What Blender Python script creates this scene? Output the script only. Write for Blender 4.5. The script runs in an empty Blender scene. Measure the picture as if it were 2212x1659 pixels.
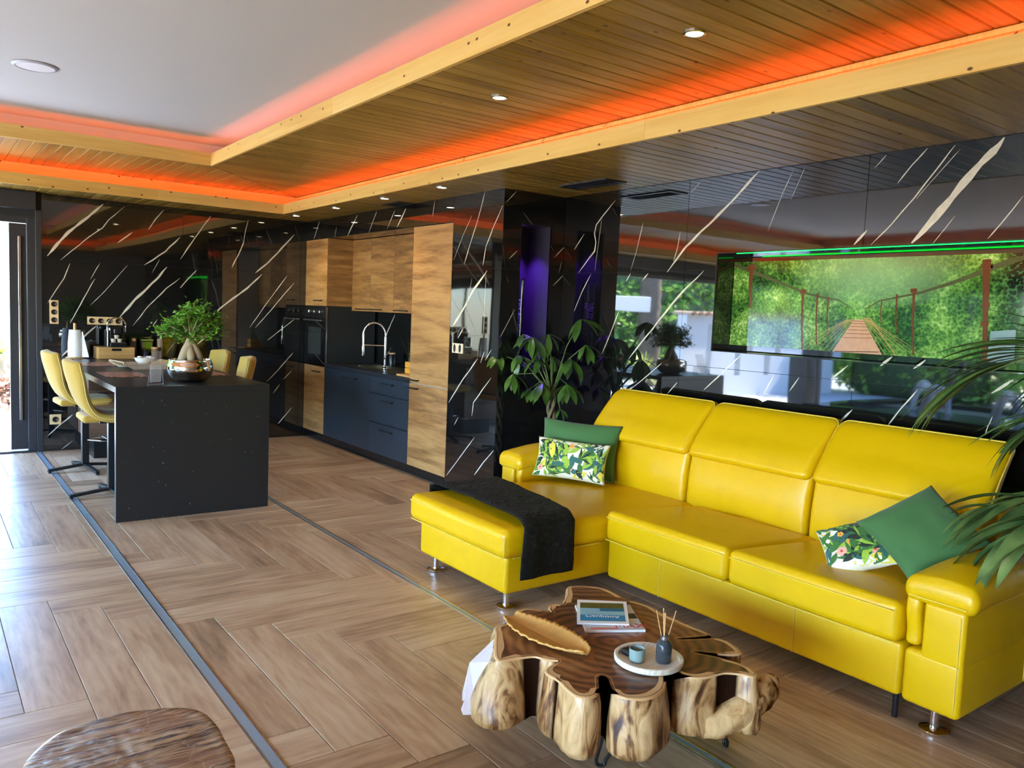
import bpy, bmesh, math, random
from mathutils import Vector, Matrix, noise
random.seed(7)
SC = bpy.context.scene
COL = SC.collection
PI = math.pi

# ---------------------------------------------------------------- camera
CAM_H = 1.53
yaw, pit, rol, FPX = 0.643725, 0.0863337, 0.0418989, 1722.33
fwd = Vector((math.sin(yaw)*math.cos(pit), math.cos(yaw)*math.cos(pit), -math.sin(pit)))
r0 = Vector((math.cos(yaw), -math.sin(yaw), 0)); u0 = r0.cross(fwd)
rt = math.cos(rol)*r0 + math.sin(rol)*u0; up = -math.sin(rol)*r0 + math.cos(rol)*u0
cd = bpy.data.cameras.new('camera'); cam = bpy.data.objects.new('camera', cd); COL.objects.link(cam)
M = Matrix((rt, up, -fwd)).transposed().to_4x4(); M.translation = (0, 0, CAM_H)
cam.matrix_world = M
cd.sensor_width = 36.0; cd.lens = 36.0*FPX/2212.0; cd.clip_start = 0.05; cd.clip_end = 200
SC.camera = cam

# ---------------------------------------------------------------- sky, sun, exposure
w = bpy.data.worlds.new('sky'); SC.world = w; w.use_nodes = True
nt = w.node_tree; nt.nodes.clear()
sky = nt.nodes.new('ShaderNodeTexSky'); sky.sky_type = 'NISHITA'; sky.sun_disc = False
sky.sun_elevation = math.radians(48); sky.sun_rotation = math.radians(-99); sky.air_density = 1.0; sky.dust_density = 0.2; sky.ozone_density = 3.0
bgn = nt.nodes.new('ShaderNodeBackground'); bgn.inputs['Strength'].default_value = 0.85
wo = nt.nodes.new('ShaderNodeOutputWorld')
tint = nt.nodes.new('ShaderNodeMix'); tint.data_type = 'RGBA'; tint.blend_type = 'MULTIPLY'; tint.inputs[0].default_value = 1.0; tint.inputs[7].default_value = (.80, .94, 1.12, 1)
nt.links.new(sky.outputs[0], tint.inputs[6]); nt.links.new(tint.outputs[2], bgn.inputs[0]); nt.links.new(bgn.outputs[0], wo.inputs[0])
sd = bpy.data.lights.new('sun', 'SUN'); sd.energy = 13.0; sd.angle = math.radians(0.6); sd.color = (1, .95, .86)
so = bpy.data.objects.new('sun', sd); COL.objects.link(so)
sunpos = Vector((-0.85, -0.14, 0.95)).normalized()
so.rotation_euler = sunpos.to_track_quat('Z', 'Y').to_euler(); so.location = (-6, 12, 12)
SC.view_settings.view_transform = 'Standard'; SC.view_settings.look = 'None'
SC.view_settings.exposure = 2.55; SC.view_settings.gamma = 1.0; SC.view_settings.use_curve_mapping = False
cy = SC.cycles; cy.max_bounces = 6; cy.diffuse_bounces = 3; cy.glossy_bounces = 3; cy.transmission_bounces = 4; cy.transparent_max_bounces = 6
cy.caustics_reflective = False; cy.caustics_refractive = False; cy.sample_clamp_indirect = 8.0; cy.use_denoising = True; cy.use_adaptive_sampling = True; cy.adaptive_threshold = 0.04
def portal(name, loc, rot, sx, sy):
    l = bpy.data.lights.new(name, 'AREA'); l.shape = 'RECTANGLE'; l.size = sx; l.size_y = sy
    l.cycles.is_portal = True
    o = bpy.data.objects.new(name, l); COL.objects.link(o); o.location = loc; o.rotation_euler = rot
# room extents
X0, XK, XL, Y0, YN = 4.27, 3.65, -5.2, 8.95, -2.2
Z1, Z2, Z3 = 2.5, 2.72, 2.94
portal('portal_rear_glazing', (-2.2, Y0+.05, 1.12), (math.radians(-90), 0, 0), 5.9, 2.2)
portal('portal_side_glazing', (XL-.05, 3.6, 1.12), (0, math.radians(-90), 0), 2.2, 9.6)

# ---------------------------------------------------------------- helpers
def tag(o, label=None, cat=None, group=None, kind=None):
    if label: o['label'] = label
    if cat: o['category'] = cat
    if group: o['group'] = group
    if kind: o['kind'] = kind
    return o
def link(o, parent=None):
    COL.objects.link(o)
    if parent is not None:
        o.parent = parent
    return o
def thing(name, label, cat, loc=(0, 0, 0), rz=0, group=None):
    o = bpy.data.objects.new(name, None); COL.objects.link(o); o.location = loc; o.rotation_euler = (0, 0, rz)
    o.empty_display_size = .05
    return tag(o, label, cat, group)
def mk(name, verts, faces, mat=None, parent=None, smooth=False, loc=None, rot=None, fmat=None):
    """one mesh object; coordinates are world when the parent is an unrotated Empty (its location is taken off)"""
    me = bpy.data.meshes.new(name)
    if parent is not None and loc is None and not parent.get('_local'):
        p = parent; off = Vector((0, 0, 0))
        while p is not None:
            off += p.location; p = p.parent
        verts = [(v[0]-off.x, v[1]-off.y, v[2]-off.z) for v in verts]
    me.from_pydata([tuple(v) for v in verts], [], faces)
    me.validate()
    mats = mat if isinstance(mat, (list, tuple)) else [mat]
    for m in mats:
        if m: me.materials.append(m)
    if fmat:
        for p_, i in zip(me.polygons, fmat): p_.material_index = i
    if smooth:
        me.polygons.foreach_set('use_smooth', [True]*len(me.polygons))
    me.update()
    o = bpy.data.objects.new(name, me); link(o, parent)
    if loc is not None: o.location = loc
    if rot is not None: o.rotation_euler = rot
    return o
def fixn(o):
    bm = bmesh.new(); bm.from_mesh(o.data); bmesh.ops.recalc_face_normals(bm, faces=bm.faces); bm.to_mesh(o.data); bm.free(); return o
def autosmooth(o, ang=40):
    me = o.data
    me.polygons.foreach_set('use_smooth', [True]*len(me.polygons))
    bm = bmesh.new(); bm.from_mesh(me)
    a = math.radians(ang)
    for e in bm.edges:
        if len(e.link_faces) == 2 and e.calc_face_angle(0) > a: e.smooth = False
    bm.to_mesh(me); bm.free()
    return o
BOXF = [(0, 3, 2, 1), (4, 5, 6, 7), (0, 1, 5, 4), (1, 2, 6, 5), (2, 3, 7, 6), (3, 0, 4, 7)]
def boxv(x0, x1, y0, y1, z0, z1):
    return [(x0, y0, z0), (x1, y0, z0), (x1, y1, z0), (x0, y1, z0), (x0, y0, z1), (x1, y0, z1), (x1, y1, z1), (x0, y1, z1)]
def box(name, b, mat, parent=None, bev=0.0, **k):
    x0, x1, y0, y1, z0, z1 = b
    if bev <= 0:
        return mk(name, boxv(*b), BOXF, mat, parent, **k)
    v, f = rbox_geo((x0, y0, z0), (x1, y1, z1), bev, 1, 1)
    return mk(name, v, f, mat, parent, **k)
def axis_pts(lo, hi, r, n, m):
    a = [lo + r*(1-math.cos(i*PI/2/n)) if False else lo + r*i/n for i in range(n)]
    b = [lo+r + (hi-lo-2*r)*i/m for i in range(m+1)]
    c = [hi-r + r*(i+1)/n for i in range(n)]
    return a+b+c
def rbox_geo(lo, hi, r, n=3, m=4, deform=None):
    """rounded box: grids on six faces pushed onto the rounded surface"""
    r = min(r, *[(hi[i]-lo[i])/2*.999 for i in range(3)])
    ax = [axis_pts(lo[i], hi[i], r, n, m) for i in range(3)]
    vs = {}; verts = []; faces = []
    def vid(p):
        key = (round(p[0], 6), round(p[1], 6), round(p[2], 6))
        if key in vs: return vs[key]
        q = [min(max(p[i], lo[i]+r), hi[i]-r) for i in range(3)]
        d = Vector((p[0]-q[0], p[1]-q[1], p[2]-q[2]))
        if d.length > 1e-9:
            # map cube-corner position to arc angle-evenly
            dd = Vector([math.tan(max(-1, min(1, c/r))*PI/4)*r for c in d])
            d = dd.normalized()*r
        v = Vector(q)+d
        if deform: v = Vector(deform(v.x, v.y, v.z))
        vs[key] = len(verts); verts.append(v); return vs[key]
    for a in range(3):
        b, c = (a+1) % 3, (a+2) % 3
        for side in (0, 1):
            val = hi[a] if side else lo[a]
            for i in range(len(ax[b])-1):
                for j in range(len(ax[c])-1):
                    q = []
                    for (ii, jj) in ((i, j), (i+1, j), (i+1, j+1), (i, j+1)):
                        p = [0, 0, 0]; p[a] = val; p[b] = ax[b][ii]; p[c] = ax[c][jj]
                        q.append(vid(p))
                    faces.append(tuple(q if side else q[::-1]))
    return verts, faces
def rbox(name, lo, hi, r, mat, parent=None, n=3, m=4, deform=None, **k):
    v, f = rbox_geo(lo, hi, r, n, m, deform)
    return mk(name, v, f, mat, parent, smooth=True, **k)
def tube_geo(pts, rad, n=8, cap=True, closed=False):
    pts = [Vector(p) for p in pts]; N = len(pts)
    rads = rad if isinstance(rad, (list, tuple)) else [rad]*N
    verts = []; faces = []
    prev = None
    for i, p in enumerate(pts):
        if closed: t = pts[(i+1) % N]-pts[i-1]
        else: t = pts[min(i+1, N-1)]-pts[max(i-1, 0)]
        t.normalize()
        if prev is None:
            a = t.orthogonal().normalized()
        else:
            a = prev - t*prev.dot(t)
            a = a.normalized() if a.length > 1e-6 else t.orthogonal().normalized()
        prev = a; b = t.cross(a)
        for k in range(n):
            an = 2*PI*k/n
            verts.append(p+(a*math.cos(an)+b*math.sin(an))*rads[i])
    R = N if closed else N-1
    for i in range(R):
        for k in range(n):
            i2 = (i+1) % N
            faces.append((i*n+k, i*n+(k+1) % n, i2*n+(k+1) % n, i2*n+k))
    if cap and not closed:
        faces.append(tuple(range(n))[::-1]); faces.append(tuple((N-1)*n+k for k in range(n)))
    return verts, faces
def tube(name, pts, rad, mat, parent=None, n=8, closed=False, **k):
    v, f = tube_geo(pts, rad, n, True, closed)
    return autosmooth(mk(name, v, f, mat, parent, **k), 50)
def lathe_geo(prof, c=(0, 0, 0), n=24):
    verts = []; faces = []
    for (r, z) in prof:
        for k in range(n):
            a = 2*PI*k/n; verts.append((c[0]+r*math.cos(a), c[1]+r*math.sin(a), c[2]+z))
    for i in range(len(prof)-1):
        for k in range(n):
            faces.append((i*n+k, i*n+(k+1) % n, (i+1)*n+(k+1) % n, (i+1)*n+k))
    if prof[0][0] > 1e-4: faces.append(tuple(range(n))[::-1])
    if prof[-1][0] > 1e-4: faces.append(tuple((len(prof)-1)*n+k for k in range(n)))
    return verts, faces
def lathe(name, prof, c, mat, parent=None, n=24, ang=40, **k):
    v, f = lathe_geo(prof, c, n)
    return autosmooth(mk(name, v, f, mat, parent, **k), ang)
def merge(parts):
    V = []; F = []
    for v, f in parts:
        o = len(V); V += list(v); F += [tuple(i+o for i in q) for q in f]
    return V, F
def copy_tree(o, parent=None):
    c = o.copy(); COL.objects.link(c); c.parent = parent
    for ch in list(o.children): copy_tree(ch, c)
    return c
def inset_poly(poly, d):
    n = len(poly); out = []
    area = sum(poly[i][0]*poly[(i+1) % n][1]-poly[(i+1) % n][0]*poly[i][1] for i in range(n))
    if area < 0: poly = poly[::-1]
    L = []
    for i in range(n):
        a, b = Vector(poly[i]), Vector(poly[(i+1) % n]); t = (b-a)
        if t.length < 1e-7: continue
        t.normalize(); nrm = Vector((-t.y, t.x)); L.append((a+nrm*d, t))
    for i in range(len(L)):
        (p, s), (q, t) = L[i-1], L[i]
        den = s.x*t.y-s.y*t.x
        if abs(den) < 1e-9: out.append((q.x, q.y)); continue
        u = ((q.x-p.x)*t.y-(q.y-p.y)*t.x)/den
        out.append((p.x+s.x*u, p.y+s.y*u))
    return out
def clip_poly(poly, a, b, c):
    """keep a*x+b*y<=c"""
    out = []
    for i in range(len(poly)):
        p, q = poly[i-1], poly[i]
        dp, dq = a*p[0]+b*p[1]-c, a*q[0]+b*q[1]-c
        if (dp <= 0) != (dq <= 0):
            t = dp/(dp-dq); out.append((p[0]+(q[0]-p[0])*t, p[1]+(q[1]-p[1])*t))
        if dq <= 0: out.append(q)
    return out
def area2(poly): return abs(sum(poly[i-1][0]*poly[i][1]-poly[i][0]*poly[i-1][1] for i in range(len(poly))))/2
# back-projection of a photo pixel onto an axis plane (used only to take measurements of wall-bound marks)
def ray(px, py): return (px-1106)*rt-(py-829.5)*up+FPX*fwd
def on_x(px, py, X): d = ray(px, py); return Vector((0, 0, CAM_H))+d*(X/d.x)
def on_y(px, py, Y): d = ray(px, py); return Vector((0, 0, CAM_H))+d*(Y/d.y)
def on_z(px, py, Z): d = ray(px, py); return Vector((0, 0, CAM_H))+d*((Z-CAM_H)/d.z)
# ---------------------------------------------------------------- materials
def newmat(name):
    m = bpy.data.materials.new(name); m.use_nodes = True
    nt = m.node_tree; b = nt.nodes['Principled BSDF']
    return m, nt, b
def srgb(r, g, b):
    f = lambda c: (c/255/12.92) if c/255 <= .04045 else ((c/255+.055)/1.055)**2.4
    return (f(r), f(g), f(b), 1)
def plain(name, col, rough=.5, metal=0, spec=.5, emit=None, es=0, bump=0, bscale=80, var=0, trans=0, ior=1.45, alpha=1, sheen=0, coat=0, vscale=6):
    m, nt, b = newmat(name)
    c = col if len(col) == 4 else (*col, 1)
    b.inputs['Base Color'].default_value = c; b.inputs['Roughness'].default_value = rough
    b.inputs['Metallic'].default_value = metal; b.inputs['Specular IOR Level'].default_value = spec; b.inputs['IOR'].default_value = ior
    if emit: b.inputs['Emission Color'].default_value = (*emit[:3], 1); b.inputs['Emission Strength'].default_value = es
    if trans: b.inputs['Transmission Weight'].default_value = trans
    if sheen: b.inputs['Sheen Weight'].default_value = sheen
    if coat: b.inputs['Coat Weight'].default_value = coat; b.inputs['Coat Roughness'].default_value = .08
    if alpha < 1: b.inputs['Alpha'].default_value = alpha
    if bump or var:
        tc = nt.nodes.new('ShaderNodeTexCoord')
        if bump:
            n = nt.nodes.new('ShaderNodeTexNoise'); n.inputs['Scale'].default_value = bscale; n.inputs['Detail'].default_value = 4
            nt.links.new(tc.outputs['Object'], n.inputs['Vector'])
            bp = nt.nodes.new('ShaderNodeBump'); bp.inputs['Strength'].default_value = bump; bp.inputs['Distance'].default_value = .01
            nt.links.new(n.outputs['Fac'], bp.inputs['Height']); nt.links.new(bp.outputs[0], b.inputs['Normal'])
        if var:
            n2 = nt.nodes.new('ShaderNodeTexNoise'); n2.inputs['Scale'].default_value = vscale; n2.inputs['Detail'].default_value = 5
            nt.links.new(tc.outputs['Object'], n2.inputs['Vector'])
            mx = nt.nodes.new('ShaderNodeMix'); mx.data_type = 'RGBA'
            mx.inputs[6].default_value = tuple(x*(1-var) for x in c[:3])+(1,); mx.inputs[7].default_value = tuple(min(1, x*(1+var)) for x in c[:3])+(1,)
            nt.links.new(n2.outputs['Fac'], mx.inputs[0]); nt.links.new(mx.outputs[2], b.inputs['Base Color'])
    return m
def ramp(nt, fac, stops):
    r = nt.nodes.new('ShaderNodeValToRGB'); e = r.color_ramp.elements
    while len(e) > 1: e.remove(e[-1])
    e[0].position = stops[0][0]; e[0].color = stops[0][1]
    for p, c in stops[1:]:
        x = e.new(p); x.color = c
    nt.links.new(fac, r.inputs[0]); return r.outputs[0]
def mixc(nt, fac, a, b, mode='MIX'):
    m = nt.nodes.new('ShaderNodeMix'); m.data_type = 'RGBA'; m.blend_type = mode
    for i, v in ((0, fac), (6, a), (7, b)):
        if hasattr(v, 'is_linked') or hasattr(v, 'links'): nt.links.new(v, m.inputs[i])
        else: m.inputs[i].default_value = v
    return m.outputs[2]
def math_(nt, op, a, b=None, clamp=False):
    m = nt.nodes.new('ShaderNodeMath'); m.operation = op; m.use_clamp = clamp
    for i, v in ((0, a), (1, b)):
        if v is None: continue
        if hasattr(v, 'links'): nt.links.new(v, m.inputs[i])
        else: m.inputs[i].default_value = v
    return m.outputs[0]
def wood(name, stops, rough=.45, spec=.5, stretch=(1.2, 14, 14), scale=1.6, knots=0, knotcol=(.05, .02, .01, 1), bump=.05, rnd=.25, coat=0, ring=.5, random_obj=True, ior=1.45, wavescale=2.2, knotsize=.05):
    """grain runs along the local x axis; every object takes its own patch and tone"""
    m, nt, b = newmat(name); N = nt.nodes; L = nt.links
    tc = N.new('ShaderNodeTexCoord'); oi = N.new('ShaderNodeObjectInfo')
    add = N.new('ShaderNodeVectorMath'); add.operation = 'ADD'
    cx = N.new('ShaderNodeCombineXYZ')
    for k, i in enumerate((37.1, 53.7, 71.3)):
        L.new(math_(nt, 'MULTIPLY', oi.outputs['Random'], i), cx.inputs[k])
    L.new(tc.outputs['Object'], add.inputs[0])
    if random_obj: L.new(cx.outputs[0], add.inputs[1])
    mp = N.new('ShaderNodeMapping'); mp.inputs['Scale'].default_value = stretch; L.new(add.outputs[0], mp.inputs[0])
    n1 = N.new('ShaderNodeTexNoise'); n1.inputs['Scale'].default_value = scale; n1.inputs['Detail'].default_value = 6; n1.inputs['Roughness'].default_value = .6; n1.inputs['Distortion'].default_value = .6
    L.new(mp.outputs[0], n1.inputs['Vector'])
    n2 = N.new('ShaderNodeTexNoise'); n2.inputs['Scale'].default_value = scale*5; n2.inputs['Detail'].default_value = 3
    L.new(mp.outputs[0], n2.inputs['Vector'])
    wv = N.new('ShaderNodeTexWave'); wv.wave_type = 'BANDS'; wv.bands_direction = 'Y'; wv.inputs['Scale'].default_value = wavescale; wv.inputs['Distortion'].default_value = 6; wv.inputs['Detail'].default_value = 3; wv.inputs['Detail Scale'].default_value = .8
    mp2 = N.new('ShaderNodeMapping'); mp2.inputs['Scale'].default_value = (stretch[0]*.5, stretch[1]*.5, stretch[2]*.5); L.new(add.outputs[0], mp2.inputs[0]); L.new(mp2.outputs[0], wv.inputs['Vector'])
    f = math_(nt, 'ADD', math_(nt, 'MULTIPLY', n1.outputs['Fac'], 1-ring*.5), math_(nt, 'MULTIPLY', wv.outputs['Fac'], ring*.5))
    f = math_(nt, 'ADD', f, math_(nt, 'MULTIPLY', math_(nt, 'SUBTRACT', n2.outputs['Fac'], .5), .35))
    if rnd and random_obj: f = math_(nt, 'ADD', f, math_(nt, 'MULTIPLY', math_(nt, 'SUBTRACT', oi.outputs['Random'], .5), rnd))
    col = ramp(nt, f, stops)
    if knots:
        vo = N.new('ShaderNodeTexVoronoi'); vo.inputs['Scale'].default_value = knots
        vo.voronoi_dimensions = '2D'; sx_ = N.new('ShaderNodeSeparateXYZ'); L.new(add.outputs[0], sx_.inputs[0]); cb_ = N.new('ShaderNodeCombineXYZ'); L.new(math_(nt, 'MULTIPLY', sx_.outputs[0], .75), cb_.inputs[0]); L.new(math_(nt, 'MULTIPLY', math_(nt, 'ADD', sx_.outputs[1], sx_.outputs[2]), 1.2), cb_.inputs[1]); L.new(cb_.outputs[0], vo.inputs['Vector'])
        k = math_(nt, 'MULTIPLY', math_(nt, 'SUBTRACT', knotsize, vo.outputs['Distance']), 2.2/knotsize, True)
        k2 = math_(nt, 'GREATER_THAN', vo.outputs['Color'], .58)
        kk = math_(nt, 'MULTIPLY', k, k2)
        col = mixc(nt, kk, col, knotcol)
    L.new(col, b.inputs['Base Color'])
    b.inputs['Roughness'].default_value = rough; b.inputs['Specular IOR Level'].default_value = spec; b.inputs['IOR'].default_value = ior
    if coat: b.inputs['Coat Weight'].default_value = coat; b.inputs['Coat Roughness'].default_value = .15
    if bump:
        bp = N.new('ShaderNodeBump'); bp.inputs['Strength'].default_value = bump; bp.inputs['Distance'].default_value = .01
        L.new(f, bp.inputs['Height']); L.new(bp.outputs[0], b.inputs['Normal'])
    return m
MT = {}
MT['floor'] = wood('oak_look_floor_tile', [(.22, srgb(136, 106, 78)), (.42, srgb(176, 140, 106)), (.6, srgb(198, 164, 128)), (.8, srgb(214, 184, 148))], rough=.34, spec=.4, stretch=(1.0, 6.5, 6.5), scale=1.5, bump=.0, rnd=.2, ring=.12)
MT['ceil'] = wood('varnished_pine_plank', [(.2, srgb(112, 88, 32)), (.5, srgb(156, 124, 52)), (.8, srgb(180, 148, 72))], rough=.3, spec=.35, stretch=(.7, 8, 8), scale=1.4, bump=.0, rnd=.3, knots=4.5, knotcol=srgb(84, 52, 18), ring=.15, knotsize=.055)
MT['pine'] = wood('pale_pine_board', [(.2, srgb(214, 166, 84)), (.5, srgb(234, 194, 110)), (.8, srgb(242, 208, 130))], rough=.42, spec=.4, stretch=(.5, 9, 9), scale=1.2, bump=.0, rnd=.1, knots=7, knotcol=srgb(104, 60, 28), ring=.3, knotsize=.07)
MT['oakcab'] = wood('oak_cabinet_front', [(.2, srgb(118, 82, 46)), (.45, srgb(160, 116, 68)), (.65, srgb(180, 136, 84)), (.85, srgb(196, 154, 100))], rough=.42, spec=.45, stretch=(1.2, 11, 11), scale=1.6, bump=.02, rnd=.1, ring=.7, wavescale=2.4)
MT['bamboo'] = wood('bamboo', [(.2, srgb(190, 140, 80)), (.6, srgb(216, 170, 106)), (.9, srgb(226, 184, 124))], rough=.4, stretch=(2, 30, 30), scale=2, rnd=.15, bump=.01)
MT['walnutcab'] = wood('brown_cabinet_panel', [(.2, srgb(84, 62, 48)), (.6, srgb(116, 88, 70)), (.9, srgb(132, 104, 84))], rough=.4, stretch=(1, 8, 8), rnd=.1)
MT['plaster'] = plain('white_plaster', srgb(200, 200, 196), .75, bump=.02, bscale=14)
MT['grout'] = plain('pale_grout', srgb(168, 156, 142), .6)
# black marble, polished
m, nt, b = newmat('polished_black_marble'); N = nt.nodes; L = nt.links
tc = N.new('ShaderNodeTexCoord'); geo = N.new('ShaderNodeNewGeometry')
n1 = N.new('ShaderNodeTexNoise'); n1.inputs['Scale'].default_value = 2.2; n1.inputs['Detail'].default_value = 8; L.new(geo.outputs['Position'], n1.inputs['Vector'])
L.new(ramp(nt, n1.outputs['Fac'], [(.35, (.0035, .0035, .0037, 1)), (.62, (.008, .008, .0085, 1)), (.8, (.014, .0135, .013, 1))]), b.inputs['Base Color'])
n2 = N.new('ShaderNodeTexNoise'); n2.inputs['Scale'].default_value = 1.7; n2.inputs['Detail'].default_value = 1; L.new(geo.outputs['Position'], n2.inputs['Vector'])
bp = N.new('ShaderNodeBump'); bp.inputs['Strength'].default_value = .012; bp.inputs['Distance'].default_value = .1; L.new(n2.outputs['Fac'], bp.inputs['Height']); L.new(bp.outputs[0], b.inputs['Normal'])
b.inputs['Roughness'].default_value = .025; b.inputs['IOR'].default_value = 1.95; b.inputs['Specular IOR Level'].default_value = .5
MT['marble'] = m
MT['vein'] = plain('white_marble_vein', srgb(214, 206, 190), .08, ior=1.6, var=.25, vscale=30)
MT['joint'] = plain('dark_joint', (.02, .02, .02), .6)
def leather(name, col, rough=.36):
    m, nt, b = newmat(name); N = nt.nodes; L = nt.links
    tc = N.new('ShaderNodeTexCoord'); geo = N.new('ShaderNodeNewGeometry')
    n1 = N.new('ShaderNodeTexNoise'); n1.inputs['Scale'].default_value = 4; n1.inputs['Detail'].default_value = 3; L.new(geo.outputs['Position'], n1.inputs['Vector'])
    L.new(mixc(nt, n1.outputs['Fac'], tuple(x*.9 for x in col[:3])+(1,), tuple(min(1, x*1.08) for x in col[:3])+(1,)), b.inputs['Base Color'])
    n2 = N.new('ShaderNodeTexVoronoi'); n2.inputs['Scale'].default_value = 420; L.new(geo.outputs['Position'], n2.inputs['Vector'])
    n3 = N.new('ShaderNodeTexNoise'); n3.inputs['Scale'].default_value = 9; n3.inputs['Detail'].default_value = 3; L.new(geo.outputs['Position'], n3.inputs['Vector'])
    b1 = N.new('ShaderNodeBump'); b1.inputs['Strength'].default_value = .05; b1.inputs['Distance'].default_value = .002; L.new(n2.outputs['Distance'], b1.inputs['Height'])
    b2 = N.new('ShaderNodeBump'); b2.inputs['Strength'].default_value = .12; b2.inputs['Distance'].default_value = .02; L.new(n3.outputs['Fac'], b2.inputs['Height']); L.new(b1.outputs[0], b2.inputs['Normal'])
    L.new(b2.outputs[0], b.inputs['Normal'])
    b.inputs['Roughness'].default_value = rough; b.inputs['Specular IOR Level'].default_value = .45
    return m
MT['leather'] = leather('yellow_leather', srgb(222, 174, 2))
MT['piping'] = plain('pale_yellow_piping', srgb(222, 190, 70), .45)
MT['chrome'] = plain('chrome', (.86, .86, .86), .06, 1)
MT['steel'] = plain('brushed_steel', (.6, .6, .6), .25, 1)
MT['blackmetal'] = plain('black_metal', (.012, .012, .012), .35)
MT['blackplastic'] = plain('black_plastic', (.01, .01, .011), .25)
MT['glassblack'] = plain('black_glass', (.006, .006, .008), .04)
MT['slate'] = plain('dark_slate_worktop', srgb(36, 38, 44), .32, bump=.03, bscale=120, var=.3, vscale=20)
MT['island'] = plain('dark_stone_panel', srgb(34, 34, 35), .3, bump=.02, bscale=60, var=.15, vscale=12)
MT['speck'] = plain('pale_stone_fleck', srgb(120, 118, 110), .4)
MT['edgepale'] = plain('pale_edge_band', srgb(214, 214, 214), .35)
MT['navy'] = plain('blue_grey_front', srgb(42, 52, 62), .36)
MT['alu'] = plain('anthracite_aluminium', srgb(52, 52, 56), .35, spec=.5)
MT['whitepaint'] = plain('white_paint', srgb(232, 232, 230), .5)
MT['ledred'] = plain('red_orange_led', (1, .1, .01), .5, emit=(1.0, .13, .012), es=5.0)
MT['ledred2'] = plain('coral_led', (1, .25, .12), .5, emit=(1.0, .2, .06), es=2.9)
MT['ledgreen'] = plain('green_led', (.05, 1, .3), .5, emit=(.0, 1.0, .03), es=2.2)
MT['ledviolet'] = plain('violet_led', (.3, .05, 1), .5, emit=(.16, .02, 1.0), es=16)
MT['bulb'] = plain('downlight_bulb', (1, .95, .8), .5, emit=(1.0, .82, .5), es=9)
MT['bulbwhite'] = plain('opal_panel', srgb(236, 236, 240), .4)
# thin window pane: sees through, reflects a little, lets daylight in
m, nt, b = newmat('window_pane'); N = nt.nodes; L = nt.links
tr = N.new('ShaderNodeBsdfTransparent'); tr.inputs[0].default_value = (.95, .97, .97, 1); gl = N.new('ShaderNodeBsdfGlossy'); gl.inputs['Roughness'].default_value = .0
fr = N.new('ShaderNodeFresnel'); fr.inputs['IOR'].default_value = 1.45; mxs = N.new('ShaderNodeMixShader')
L.new(fr.outputs[0], mxs.inputs[0]); L.new(tr.outputs[0], mxs.inputs[1]); L.new(gl.outputs[0], mxs.inputs[2]); L.new(mxs.outputs[0], N['Material Output'].inputs[0])
MT['pane'] = m; MT['glass'] = m
m, nt, b = newmat('clear_acrylic'); N = nt.nodes; L = nt.links
tr = N.new('ShaderNodeBsdfTransparent'); b.inputs['Base Color'].default_value = (.8, .84, .9, 1); b.inputs['Roughness'].default_value = .08; mxs = N.new('ShaderNodeMixShader'); mxs.inputs[0].default_value = .16
L.new(tr.outputs[0], mxs.inputs[1]); L.new(b.outputs[0], mxs.inputs[2]); L.new(mxs.outputs[0], N['Material Output'].inputs[0]); MT['acrylic'] = m
# ---------------------------------------------------------------- floor
floor = box('floor', (XL, X0+.7, YN, Y0, -.09, -.006), MT['grout']); tag(floor, kind='structure', label='wood look herringbone tile floor')
PW, PL = .2106, 1.207
PX, PY = 1.137, 2.443
_cache = {}
def plank(x0, x1, y0, y1, along_x):
    g = .0016
    x0 += g; x1 -= g; y0 += g; y1 -= g
    if x1-x0 < .01 or y1-y0 < .01: return
    l, wd = (x1-x0, y1-y0) if along_x else (y1-y0, x1-x0)
    key = (round(l, 4), round(wd, 4))
    rot = (0, 0, 0 if along_x else PI/2)
    loc = ((x0+x1)/2, (y0+y1)/2, 0)
    if key in _cache:
        o = bpy.data.objects.new('plank', _cache[key]); link(o, floor); o.location = loc; o.rotation_euler = rot
    else:
        c = .0012
        vs = boxv(-l/2, l/2, -wd/2, wd/2, -.008, -c) + boxv(-l/2+c, l/2-c, -wd/2+c, wd/2-c, -c, 0)[4:]
        fs = [(0, 1, 5, 4), (1, 2, 6, 5), (2, 3, 7, 6), (3, 0, 4, 7), (4, 5, 9, 8), (5, 6, 10, 9), (6, 7, 11, 10), (7, 4, 8, 11), (8, 9, 10, 11)]
        o = mk('plank', vs, fs, MT['floor'], floor, loc=loc, rot=rot); _cache[key] = o.data
FX0, FX1, FY0, FY1 = -.75, X0, .75, Y0
def in_kitchen(x0, x1, y0, y1): return x0 > XK+.05 and y0 > 5.1
for j in range(-6, 8):
    for k in range(-40, 41):
        bx, by = PX+k*PW+j*PL, PY-k*PW+j*PL
        for (a, b_, c, d, al) in ((bx, bx+PW, by, by+PL, False), (bx, bx+PL, by+PL, by+PL+PW, True)):
            x0, x1, y0, y1 = max(a, FX0), min(b_, FX1), max(c, FY0), min(d, FY1)
            if x1-x0 > .012 and y1-y0 > .012 and not in_kitchen(x0, x1, y0, y1):
                plank(x0, x1, y0, y1, al)
# rest of the floor, out of the picture to the left and behind the camera
box('floor_panel', (XL, FX0, YN, Y0, -.006, 0), MT['floor'], floor); box('floor_panel', (FX0, X0, YN, FY0, -.006, 0), MT['floor'], floor)
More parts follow.
